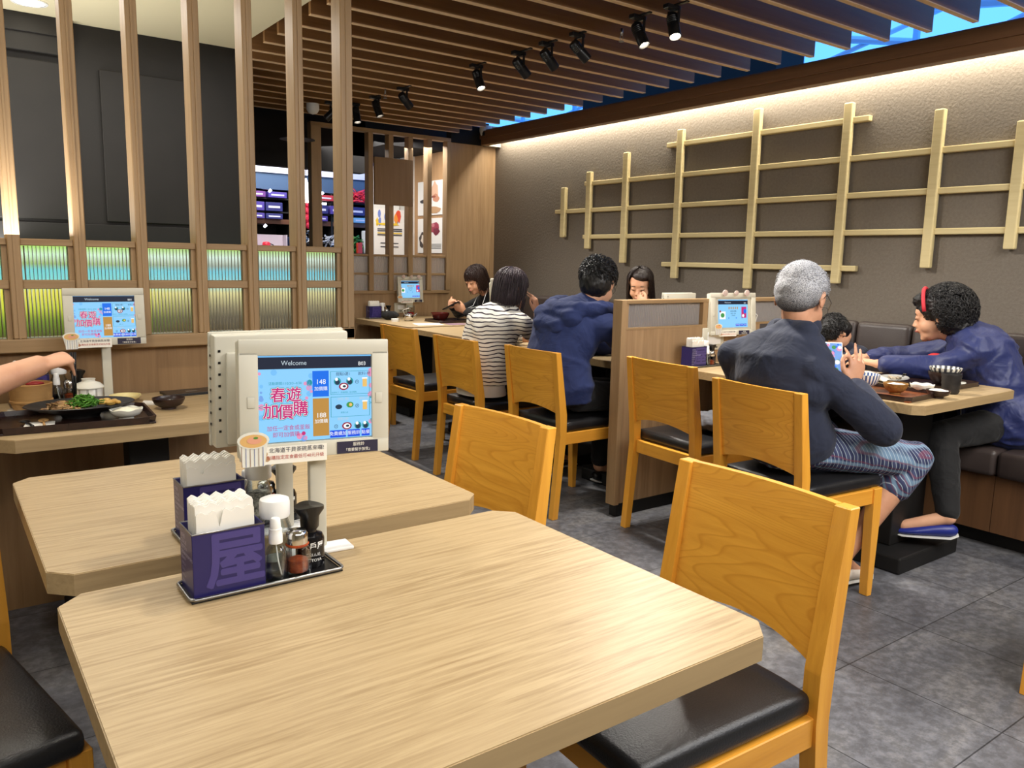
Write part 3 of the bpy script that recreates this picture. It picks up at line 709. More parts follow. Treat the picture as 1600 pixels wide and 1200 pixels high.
def kiosk(label, loc, rotz=0, roll=0., plate=(-.008, .035), tilt=.10, num='B03', kind='promo', z_c=.262, back=False, w=.255, h=.196, pole=True, stickers=True, portrait=False, lx=0., polex=0., sm=1., group=None, deco=False):
    t = thing('ordering_kiosk', label, 'tablet', loc, rotz, group)
    rt = (-tilt, roll, 0)
    b = bm_new(); th = .03
    box(b, (-w / 2, -.004, -h / 2), (w / 2, .003, -h / 2 + .026), .002); box(b, (-w / 2, -.004, h / 2 - .026), (w / 2, .003, h / 2), .002)
    box(b, (-w / 2, -.004, -h / 2 + .02), (-w / 2 + .03, .003, h / 2 - .02), .0015); box(b, (w / 2 - .03, -.004, -h / 2 + .02), (w / 2, .003, h / 2 - .02), .0015)
    box(b, (-w / 2 + .002, .003, -h / 2 + .002), (w / 2 - .002, th, h / 2 - .002), .004)
    if back:
        box(b, (-w / 2 + .045, th, -h / 2 + .008), (w / 2 - .02, th + .008, h / 2 - .03), .004)
    for sx in (-1, 1): box(b, (sx * (w / 2 - .018) - .006, -.0052, -.012), (sx * (w / 2 - .018) + .006, -.004, .006), .001, mi=1)
    for k in range(7): box(b, (w / 2 - .0005, .010, -.06 + k * .02), (w / 2 + .0008, .014, -.056 + k * .02), mi=2)
    if back:
        for k in range(8): box(b, (w / 2 - .012, th - .0005, -.07 + k * .02), (w / 2 - .008, th + .0012, -.066 + k * .02), mi=2)
    case = obj('case', b, [WHITEP, GREYP, BLKPL], t, loc=(0, 0, z_c), smooth=35, rot=rt)
    R = Matrix.Rotation(roll, 4, 'Y') @ Matrix.Rotation(-tilt, 4, 'X')
    art = screen_art(kind, num)
    for v in art.verts: v.co = Matrix.Rotation(PI / 2, 4, 'X') @ v.co
    if portrait:
        pass
    scn = obj('screen', art, SCL, t, loc=tuple(Vector((0, 0, z_c)) + R.to_3x3() @ Vector((0, .0005, .002))), rot=rt)
    if stickers:
        b = bm_new(); I = STKK.index
        def sq(x0, z0, x1, z1, y, mi): 
            box(b, (x0, y - .0008, z0), (x1, y, z1), mi=I(mi))
        yb = -.0045
        # paper strip with two lines of lettering, picture of a cup, purple call-button label
        sq(-.085, -h / 2 - .006, .028, -h / 2 + .022, yb - .001, 'white')
        fx = lambda s, x, z, size, mi, off=0.: add_text(b, s, size, Matrix.Translation((x, yb - .0026, z)) @ Matrix.Rotation(PI / 2, 4, 'X'), I(mi), offset=off)
        fx('北海道干貝茶碗蒸來囉!', -.022, -h / 2 + .0155, .0088, 'dark'); fx('點購指定定食最低可40元升級', -.024, -h / 2 + .004, .0072, 'red')
        for (dx, dz, r_) in ((-.078, .004, .005), (-.073, .011, .004), (-.070, .003, .0045)):
            v0 = len(b.verts); f = b.faces.new([b.verts.new((dx + r_ * math.cos(a * PI / 6), yb - .0024, -h / 2 + dz + r_ * math.sin(a * PI / 6))) for a in range(12)]); f.material_index = I('brown')
        sq(.046, -h / 2 + .002, .118, -h / 2 + .022, yb, 'dark')
        fx('服務鈴', .083, -h / 2 + .0165, .0068, 'white'); fx('「需要幫手按我」', .082, -h / 2 + .0075, .0062, 'white')
        # cup cut-out
        pts = [(-.115, -.062), (-.068, -.062), (-.074, -.104), (-.108, -.104)]
        f = []
        lo = [b.verts.new((x, yb - .003, z * 1.0)) for x, z in pts]; hi = [b.verts.new((x, yb - .001, z)) for x, z in pts]
        fc = b.faces.new(lo); fc.material_index = I('cup'); fc = b.faces.new(list(reversed(hi))); fc.material_index = I('cup')
        for k in range(4): b.faces.new((lo[k], lo[(k + 1) % 4], hi[(k + 1) % 4], hi[k])).material_index = I('cup')
        for k in range(6): sq(-.110 + .0066 * k, -.1035, -.1092 + .0066 * k, -.068, yb - .0031, 'bluel' if k % 2 else 'stripe')
        def od(x, z, rx, rz, y, mi, n=20):
            f = b.faces.new([b.verts.new((x + rx * math.cos(2 * PI * a / n), y, z + rz * math.sin(2 * PI * a / n))) for a in range(n)]); f.material_index = I(mi)
        od(-.0915, -.062, .025, .0135, yb - .0042, 'cup'); od(-.0915, -.063, .021, .0105, yb - .0046, 'soup'); od(-.090, -.062, .012, .006, yb - .0050, 'pinky', 9); od(-.088, -.058, .004, .002, yb - .0054, 'green', 7)
        obj('sticker', b, STKL, t, loc=(-.014, 0, z_c), rot=rt)
    if deco:
        for k, dx in enumerate((-.07, .005, .075)):
            b = bm_new(); lathe(b, [(0, 0), (.016 - .003 * (k == 1), .001), (.016 - .003 * (k == 1), .006), (.004, .008), (0, .008)], seg=14)
            o = obj('ornament', b, mat('pinkish_clay', rgb(206, 184, 176), .6), t, loc=(dx, -.006, z_c + h / 2 + .0), rot=(PI / 2, 0, 0), smooth=40)
    if pole:
        b = bm_new(); box(b, (polex - .0145, .012, .006), (polex + .0145, .028, z_c - h / 2 + .03), .004, rot=None); obj('pole', b, WHITEP, t, smooth=35)
        b = bm_new(); box(b, (polex - .055, plate[0], 0), (polex + .055, plate[1], .006), .002); obj('base_plate', b, WHITE, t)
    return t
kiosk('cream tablet kiosk with lit promotion screen numbered B03, on the nearest table', (.505, 1.233, .72), -.08, roll=.03, tilt=.08, z_c=.268, w=.25, h=.193, polex=.004)
kiosk('cream tablet kiosk seen from behind, back to back with the one numbered B03', (.50, 1.398, .72), PI, tilt=.07, num='B02', z_c=.268, back=True, stickers=True, polex=0, w=.245, h=.20)
kiosk('cream tablet kiosk numbered B01 on the table against the screen', (.472, 2.95, .72), 0, tilt=.05, num='B01', z_c=.283, w=.245, h=.19)
k3 = kiosk('white tablet kiosk mounted on the booth partition beside the grey-haired person', (3.335, 2.645, .72), -.16, tilt=.1, num='B05', kind='list', z_c=.248, pole=False, w=.30, h=.215, deco=True)
b = bm_new(); box(b, (-.05, .03, .2), (.05, .05, .3), .004); obj('wall_bracket', b, WHITEP, k3)
b = bm_new(); tube(b, [(.14, .01, .26), (.165, .0, .24), (.16, .01, .19), (.10, .035, .14), (.04, .04, .105), (-.03, .04, .1)], .0022, 6); obj('cable', b, WHITE, k3, smooth='all')
kiosk('white tablet kiosk on the far side of the partition, only its top showing', (3.08, 2.80, .72), PI, tilt=.0, num='B06', z_c=.262, back=True, w=.22, h=.18, stickers=False)
k5 = kiosk('small portrait-like tablet kiosk at the lattice wall with trinkets on top', (3.29, 5.97, .72), 0, tilt=.1, num='A02', kind='list', z_c=.232, pole=False, w=.235, h=.215, deco=True)
b = bm_new(); box(b, (-.03, .012, .08), (.03, .03, .2), .003); obj('wall_bracket', b, WHITEP, k5)
kiosk('white tablet kiosk seen edge-on behind the striped-shirt person', (3.17, 4.55, .72), .96, tilt=.05, num='A03', z_c=.27, w=.24, h=.20, back=True, stickers=False)

# socket plates
def socket(label, loc, w=.155, h=.115):
    t = thing('wall_socket', label, 'socket', loc)
    b = bm_new(); box(b, (-w / 2, -.012, -h / 2), (w / 2, 0, h / 2), .004); obj('plate', b, WHITEP, t, smooth=35)
    b = bm_new(); box(b, (-w / 2 + .03, -.016, -h / 2 + .03), (w / 2 - .03, -.012, h / 2 - .02), .003); obj('insert', b, WHITE, t)
    b = bm_new()
    for k in range(2): box(b, (-.03 + k * .036, -.013, -h / 2 + .012), (-.006 + k * .036, -.0118, -h / 2 + .018))
    obj('printed_marks', b, BLKPL, t)
    return t
socket('white double socket plate on the partition under the tablet kiosk', (3.235, 2.69, .84), .16)
socket('small white plate on the wood wall under the far kiosk', (3.255, 6.06, .795), .15, .085)

# ------------------------------------------------------------------ condiment caddies
SAUCE = mat('soy_sauce', rgb(26, 14, 10), .1); CHILI = noisy('chili_powder', rgb(176, 74, 20), rgb(130, 46, 12), 90, .8)
SESAME = noisy('black_white_sesame', rgb(206, 200, 188), rgb(30, 28, 28), 160, .8)
def napkin(i, n, seed):
    R = random.Random(seed * 31 + i); b = bm_new(); w_, h_ = .084, .086; nx = 28; xs = [-w_ / 2 + w_ * k / nx for k in range(nx + 1)]
    ph = R.uniform(-.2, .2); dz = R.uniform(-.003, .003); y0 = 0; th = .0022
    dip = R.uniform(-.02, .02)
    top = [h_ + dz + .0031 * math.asin(math.sin(2 * PI * (x / .0175 + .25) + ph)) / 1.57 - (.02 * max(0, 1 - abs(x - dip) / .006) if i == 0 else 0) for x in xs]
    yy = [.0012 * math.sin(x * 60 + i) for x in xs]
    A = [b.verts.new((x, y - th / 2, 0)) for x, y in zip(xs, yy)]; B = [b.verts.new((x, y - th / 2 - .0006, z)) for x, y, z in zip(xs, yy, top)]
    Cc = [b.verts.new((x, y + th / 2 - .0006, z)) for x, y, z in zip(xs, yy, top)]; D = [b.verts.new((x, y + th / 2, 0)) for x, y in zip(xs, yy)]
    for k in range(nx):
        b.faces.new((A[k], A[k + 1], B[k + 1], B[k])); b.faces.new((B[k], B[k + 1], Cc[k + 1], Cc[k])); b.faces.new((Cc[k], Cc[k + 1], D[k + 1], D[k])); b.faces.new((D[k], D[k + 1], A[k + 1], A[k]))
    for k in (0, nx): b.faces.new((A[k], B[k], Cc[k], D[k]))
    return b
def jar_mats(): return None
def caddy(where, gl, x, y, rz=0., detail=True, napkins=10, jarfill=False, tilt=0., rev=False, swap=False):
    z = .72
    R = Matrix.Rotation(rz, 4, 'Z')
    def W(lx, ly, lz=0): 
        v = R @ Vector((lx, ly, 0)); return (x + v.x, y + v.y, z + lz)
    t = thing('condiment_tray', 'long black tray with a silver rim ' + where, 'tray', W(0, 0), rz)
    b = bm_new(); box(b, (-.112, -.040, 0), (.121, .040, .003), .001, mi=0)
    obj('dish', b, [BLKPL], t)
    b = bm_new(); pts = [(-.125, -.045), (.125, -.045), (.125, .045), (-.125, .045)]
    prof = []
    for cx_, cy_, a0 in ((.112, .031, 0), (-.103, .031, 90), (-.103, -.031, 180), (.112, -.031, 270)):
        for k in range(5): a = math.radians(a0 + k * 22.5); prof.append((cx_ + .010 * math.cos(a), cy_ + .010 * math.sin(a), .006))
    tube(b, prof + [prof[0]], .0028, 8, cap=False); obj('rim', b, STEEL, t, smooth='all')
    # tin box
    bx = -.0545
    h = .098
    tb = thing('napkin_box', 'navy tin napkin box ' + where, 'napkin box', W(bx, 0, .0032), rz)
    b = bm_new(); x0, x1, y0, y1 = -.0525, .0525, -.034, .034
    box(b, (x0, y0, 0), (x1, y0 + .002, h), .0008, seg=1); box(b, (x0, y1 - .002, 0), (x1, y1, h), .0008, seg=1); box(b, (x0, y0 + .002, 0), (x0 + .002, y1 - .002, h)); box(b, (x1 - .002, y0 + .002, 0), (x1, y1 - .002, h)); box(b, (x0 + .002, y0 + .002, 0), (x1 - .002, y1 - .002, .002))
    obj('tin', b, NAVYB, tb)
    b = bm_new(); tube(b, [(x0, y0, h), (x1, y0, h), (x1, y1, h), (x0, y1, h), (x0, y0, h)], .0013, 6, cap=False); obj('rolled_rim', b, STEEL, tb, smooth='all')
    b = bm_new()
    add_bold(b, '屋', .090, Matrix.Translation((.009, y0 - .0004, .048)) @ Matrix.Rotation(PI / 2, 4, 'X'), 0, .0022)
    obj('big_character', b, NAVYL, tb)
    b = bm_new()
    mt = Matrix.Translation((x0 - .0005, 0, 0)) @ Matrix.Rotation(-PI / 2, 4, 'Z') @ Matrix.Rotation(PI / 2, 4, 'X') if not rev else Matrix.Translation((0, y0 - .0008, 0)) @ Matrix.Rotation(PI / 2, 4, 'X')
    lines = ['大戶屋', 'ごはん処', 'OOTOYA', 'GOHANDOKORO', '定食の味', 'かあさん', 'ごはん', 'おいしい', 'JAPAN']
    for k, s in enumerate(lines):
        sz = .0075 if k < 4 else .0055
        add_text(b, s, sz, mt @ Matrix.Translation((-.026 if not rev else -.052, .085 - k * .0088, 0)), 0, align='LEFT')
    obj('printed_lines', b, mat('printed_pale_blue', rgb(170, 168, 205), .4), tb)
    for i in range(napkins):
        yy_ = -.025 + i * .0048
        o = obj('napkin', napkin(i, napkins, int(x * 100)), PAPER, loc=W(bx - .002, yy_, .0055 + .05 + (-.012 if i == 0 else 0)), rotz=rz, smooth=30)
        o.scale = (1, 1, 1.0)
        tag(o, ('frontmost white wavy-edged napkin in the tin ' if i == 0 else 'rearmost white wavy-edged napkin in the tin ' if i == napkins - 1 else 'white wavy-edged napkin in the middle of the tin ') + where, 'napkin', 'napkins in the tin ' + where)
    # body of napkins reach down: keep them standing on the tin floor
    # glass jar with a white lid
    def at(name, lab, cat, lx, ly): return thing(name, lab + ' ' + where, cat, W(lx, ly, .0032), rz)
    j = at('seasoning_jar', 'clear glass jar with white screw lid', 'jar', .030, -.012 if swap else .012)
    j.scale = (1, 1, 1.09)
    b = bm_new(); lathe(b, [(.0, .001), (.022, .001), (.025, .006), (.025, .066), (.020, .078), (.0205, .083), (.018, .083), (.0178, .078), (.0225, .066), (.0225, .008), (0, .006)], seg=28); obj('glass_body', b, GLASS, j, smooth=40)
    b = bm_new(); lathe(b, [(0, .0085), (.021, .0085), (.021, .058 if jarfill else .02), (0, .060 if jarfill else .022)], seg=20); obj('contents', b, SESAME if jarfill else mat('white_salt', rgb(214, 212, 204), .8), j, smooth=40)
    b = bm_new(); lathe(b, [(0, .0835), (.0225, .0835), (.0235, .086), (.0235, .104), (.022, .109), (.014, .112), (0, .113)], seg=32, rib=.0); obj('lid', b, WHITE, j, smooth=50)
    sp = at('spray_bottle', 'small clear spray bottle with white nozzle', 'bottle', .019, .024 if swap else -.021)
    b = bm_new(); lathe(b, [(0, 0), (.0145, 0), (.016, .003), (.016, .044), (.012, .053), (.0078, .056), (.0078, .059), (.0062, .059), (.0062, .054), (.0135, .043), (.0135, .004), (0, .003)], seg=24); obj('clear_body', b, GLASS, sp, smooth=40)
    b = bm_new(); lathe(b, [(0, .0595), (.0105, .0595), (.0105, .073), (.0098, .074), (.0098, .082), (.0085, .083), (.0078, .096), (.006, .0985), (0, .099)], seg=24); tube(b, [(0, 0, .059), (.003, 0, .03), (.008, 0, .006)], .0012, 6); obj('nozzle', b, WHITE, sp, smooth=40)
    sh = at('spice_shaker', 'fluted glass spice shaker with metal cap', 'shaker', .055, .020 if swap else -.016)
    sp_ = 1
    b = bm_new(); lathe(b, [(0, 0), (.0195, 0), (.021, .003), (.0205, .038), (.0165, .046), (.0135, .046), (.0165, .036), (.0165, .006), (0, .005)], seg=60, rib=.035, nrib=12); obj('glass_body', b, GLASS, sh, smooth=50)
    b = bm_new(); lathe(b, [(0, .0055), (.0155, .0055), (.0155, .024), (.006, .028), (0, .028)], seg=20); obj('contents', b, CHILI, sh, smooth=40)
    b = bm_new(); lathe(b, [(0, .0465), (.0165, .0465), (.0168, .048), (.0165, .066), (.014, .071), (.006, .0735), (0, .074)], seg=28); obj('cap', b, CHROME, sh, smooth=50)
    if detail:
        b = bm_new(); lathe(b, [(.0172, .047), (.0182, .049), (.0172, .051)], seg=28); obj('orange_collar', b, CHILI, sh, smooth=50)
    so = at('soy_sauce_bottle', 'black sauce bottle with flared pouring cap', 'bottle', .086, .010)
    b = bm_new(); lathe(b, [(0, 0), (.0215, 0), (.023, .003), (.023, .045), (.020, .052), (.011, .056), (.0105, .060), (0, .060)], seg=32); obj('body', b, mat('glossy_black_bottle', rgb(20, 19, 21), .12), so, smooth=40)
    b = bm_new(); lathe(b, [(0, .0605), (.012, .0605), (.0145, .064), (.0155, .082), (.021, .093), (.021, .098), (.0, .096)], seg=32)
    for v in b.verts:
        if v.co.z > .09: v.co.x *= 1.12; v.co.z += .003 * math.cos(v.co.x * 80)
    obj('pouring_cap', b, BLKPL, so, smooth=40)
    if detail:
        b = bm_new()
        for s, zz, sz, off in (('大戶屋', .037, .0125, .0003), ('ごはん処', .023, .0062, 0), ('OOTOYA', .014, .0066, .0001)):
            add_text(b, s, sz, Matrix.Translation((0, 0, zz)) @ Matrix.Rotation(PI / 2, 4, 'X'), 0, offset=off)
        for v in b.verts:
            a = v.co.x / .0236 - .15; v.co.x = .0236 * math.sin(a); v.co.y = -.0236 * math.cos(a)
        obj('white_lettering', b, mat('white_print', rgb(225, 225, 222), .5), so)
caddy('on the nearest table', 'near', .385, 1.179, 0.0)
caddy('on the second table', 'second', .436, 1.432, 0.0, jarfill=True, swap=True)
caddy('on the partition table', 'partition', 3.055, 2.60, 0.0, rev=True, napkins=9, detail=False)
caddy('on the far wall table', 'far', 2.99, 5.945, 0.0, napkins=9, detail=False)
caddy('on the table against the screen', 'screen', .30, 2.985, 0.0, napkins=9, detail=False)
caddy('before the striped-shirt person', 'striped', 3.07, 4.30, 0.0, napkins=9, detail=False)

# ------------------------------------------------------------------ people
def capsule(bm, p0, p1, r0, r1=None, n=None, fl=1., side=None):
    """tapered limb as a row of overlapping balls; fl < 1 flattens along side"""
    p0 = Vector(p0); p1 = Vector(p1); r1 = r0 if r1 is None else r1
    L = (p1 - p0).length; n = n or max(2, int(L / (min(r0, r1) * .33)) + 1)
    tube(bm, [p0, p1], [r0, r1], 16)
    for p, r in ((p0, r0), (p1, r1)): ell(bm, p, (r, r, r), u=14, v=8)
def rings(bm, secs, seg=24):
    """closed loft: (centre, half-width vector, half-depth vector)"""
    rs = []
    for c, a, d in secs:
        c = Vector(c); a = Vector(a); d = Vector(d)
        rs.append([bm.verts.new(c + a * math.cos(2 * PI * k / seg) + d * math.sin(2 * PI * k / seg)) for k in range(seg)])
    for i in range(len(rs) - 1):
        for k in range(seg): bm.faces.new((rs[i][k], rs[i][(k + 1) % seg], rs[i + 1][(k + 1) % seg], rs[i + 1][k]))
    bm.faces.new(list(reversed(rs[0]))); bm.faces.new(rs[-1])
def remesh(bm, voxel, smooth=4, disp=None):
    bmesh.ops.recalc_face_normals(bm, faces=bm.faces)
    me = bpy.data.meshes.new('tmp'); bm.to_mesh(me); bm.free()
    o = bpy.data.objects.new('tmp', me); COL.objects.link(o)
    m = o.modifiers.new('r', 'REMESH'); m.mode = 'VOXEL'; m.voxel_size = voxel; m.use_smooth_shade = True
    if smooth:
        s_ = o.modifiers.new('s', 'SMOOTH'); s_.iterations = smooth; s_.factor = .6
    bpy.context.view_layer.update()
    me2 = bpy.data.meshes.new_from_object(o.evaluated_get(bpy.context.evaluated_depsgraph_get()))
    bpy.data.objects.remove(o); bpy.data.meshes.remove(me)
    me2.materials.clear()
    if disp:
        nv = [v.normal.copy() for v in me2.vertices]
        for v, nn in zip(me2.vertices, nv): v.co += nn * disp(v.co)
    return me2
def folds(amp, sc=9., st=(1, 1, 1), seed=0):
    def f(p):
        q = Vector((p.x * st[0] * sc + seed, p.y * st[1] * sc, p.z * st[2] * sc))
        w_ = noise.noise_vector(q * .7) * .8
        a = noise.noise(q + w_); r = 1 - abs(a) * 2.2
        return max(-.0018, amp * (r * .8 + noise.noise(q * 2.3 + w_) * .35 - .35))
    return f
def smooth_obj(name, me, m, parent):
    o = obj(name, me, m, parent); me.polygons.foreach_set('use_smooth', [True] * len(me.polygons)); return o
def hrot(yaw, pitch, roll=0.):
    return Matrix.Rotation(yaw, 4, 'Z') @ Matrix.Rotation(pitch, 4, 'Y') @ Matrix.Rotation(roll, 4, 'X')
def head_prims(bm, c, R, s=1.):
    def E_(p, r, u=18, v=12): ell(bm, Vector(c) + (R @ Vector(p)) * s, tuple(x * s for x in r), R, u=u, v=v)
    E_((-.012, 0, .035), (.092, .073, .078)); E_((-.03, 0, .02), (.078, .07, .075))
    E_((.022, 0, -.025), (.064, .062, .082)); E_((.035, 0, -.075), (.042, .045, .034)); E_((.058, 0, -.092), (.022, .024, .018))
    E_((.035, .034, -.035), (.04, .03, .035)); E_((.035, -.034, -.035), (.04, .03, .035)); E_((.055, 0, .03), (.03, .052, .03))
    for k in range(6): t_ = k / 5; E_((.078 + .017 * t_, 0, .006 - .032 * t_), (.009 + .002 * t_, .008 + .004 * t_, .009), 10, 8)
    E_((.090, .011, -.030), (.009, .008, .007), 10, 8); E_((.090, -.011, -.030), (.009, .008, .007), 10, 8)
    E_((.084, 0, -.055), (.013, .022, .009), 12, 8)
    for sy in (1, -1):
        E_((-.012, sy * .074, -.005), (.016, .007, .028), 14, 10); E_((-.018, sy * .078, .004), (.010, .005, .018), 10, 8)
    for sy in (1, -1): E_((.074, sy * .030, .008), (.014, .017, .010), 12, 8)
def face_parts(root, c, R, s, loc0, brow=HBLACK, lips=LIPS, glasses=False):
    def P(p): return tuple(Vector(c) + (R @ Vector(p)) * s - Vector(loc0))
    b = bm_new()
    for sy in (1, -1):
        tube(b, [P((.0865 - .005 * abs(t), sy * (.030 + .016 * t), .006 - .004 * (1 - t * t))) for t in (-1, -.5, 0, .5, 1)], [.0006, .0016, .002, .0016, .0006], 6)
    obj('eyelids', b, mat('eyelid_line', rgb(42, 26, 24), .5), root, smooth='all')
    b = bm_new()
    for sy in (1, -1): tube(b, [P((.0865 - .006 * abs(t), sy * (.031 + .018 * t), .026 + .004 * (1 - t * t))) for t in (-1, -.4, .3, 1)], [.0012, .0024, .002, .0008], 6)
    obj('eyebrows', b, brow, root, smooth='all')
    b = bm_new(); tube(b, [P((.093 - .010 * t * t, .021 * t, -.0555)) for t in (-1, -.5, 0, .5, 1)], [.0012, .0042, .005, .0042, .0012], 8); obj('lips', b, lips, root, smooth='all')
    if glasses:
        b = bm_new()
        for sy in (1, -1):
            tube(b, [P((.105 - .006 * (math.cos(a) > .5), sy * (.033 + .023 * math.cos(a)), .004 + .018 * math.sin(a))) for a in [2 * PI * k / 18 for k in range(19)]], .0011, 6, cap=False)
            tube(b, [P((.10, sy * .056, .010)), P((.05, sy * .079, .014)), P((-.01, sy * .083, .016)), P((-.028, sy * .084, -.004))], .0014, 6)
        tube(b, [P((.106, .010, .006)), P((.108, 0, .010)), P((.106, -.010, .006))], .0011, 6)
        obj('glasses', b, mat('dark_metal_frame', rgb(60, 52, 46), .3, metal=.6), root, smooth='all')
def hand(bm, wrist, d, nrm, s=1., curls=(.5, .5, .5, .5), thumb=.4, tside=1, spread=.10, pinch=False):
    """palm along d, palm faces nrm; curls = total bend of each finger (radians / joint)"""
    d = Vector(d).normalized(); n = Vector(nrm); n = (n - d * n.dot(d)).normalized(); x = d.cross(n) * tside   # x points to the thumb side
    w0 = Vector(wrist)
    secs = []
    for t, hw, hd in ((-.02, .024, .018), (.0, .026, .017), (.03, .034, .016), (.06, .040, .0145), (.084, .041, .012), (.092, .038, .009)):
        secs.append((w0 + d * t * s, x * hw * s, n * hd * s))
    rings(bm, secs, 18)
    for k, (off, ln, r) in enumerate(((.030, .068, .0088), (.010, .078, .0092), (-.011, .072, .0088), (-.030, .056, .0078))):
        p = w0 + (d * (.084 - .006 * abs(k - 1)) + x * off) * s; dirv = (d + x * (1.5 - k) * spread).normalized(); cu = curls[k]
        pts = [p.copy()]; rr = [r * s]
        for j, fr in enumerate((.45, .31, .24)):
            axis = dirv.cross(n).normalized(); ang = cu * (1.0, 1.15, .7)[j]
            dirv = (Matrix.Rotation(-ang, 3, dirv.cross(n).normalized()) @ dirv) if False else (dirv * math.cos(ang) + n * math.sin(ang)).normalized()
            nn = n
            n2 = (n * math.cos(ang) - d * math.sin(ang)); 
            p = p + dirv * ln * fr * s; pts.append(p.copy()); rr.append(r * (1 - .12 * (j + 1)) * s)
        for a, b_, ra, rb in zip(pts[:-1], pts[1:], rr[:-1], rr[1:]): capsule(bm, a, b_, ra, rb)
    tb = w0 + (d * .022 + x * .026) * s; t1 = tb + (x * .75 + d * .7 + n * thumb * .6).normalized() * .038 * s; t2 = t1 + (x * (.35 - thumb * .5) + d + n * thumb).normalized() * .034 * s; t3 = t2 + (x * (-.1 - thumb * .3) + d + n * thumb * .8).normalized() * .024 * s
    capsule(bm, tb, t1, .0135 * s, .0105 * s); capsule(bm, t1, t2, .0105 * s, .0095 * s); capsule(bm, t2, t3, .0095 * s, .0078 * s)

def hair_shell(bm, c, R, s, prims):
    for p, r in prims: ell(bm, Vector(c) + (R @ Vector(p)) * s, tuple(x * s for x in r), R, u=20, v=14)
def strands(c, R, s, loc0, n, path, r=.0016, seed=1, seg=4):
    b = bm_new(); rnd = random.Random(seed)
    for i in range(n):
        pts = path(rnd)
        if not pts: continue
        P = [Vector(c) + (R @ Vector(p)) * s - Vector(loc0) for p in pts]; k = len(P)
        tube(b, P, [r * s * (1 - .75 * (j / (k - 1)) ** 2) * (1 if j else .7) for j in range(k)], seg)
    return b

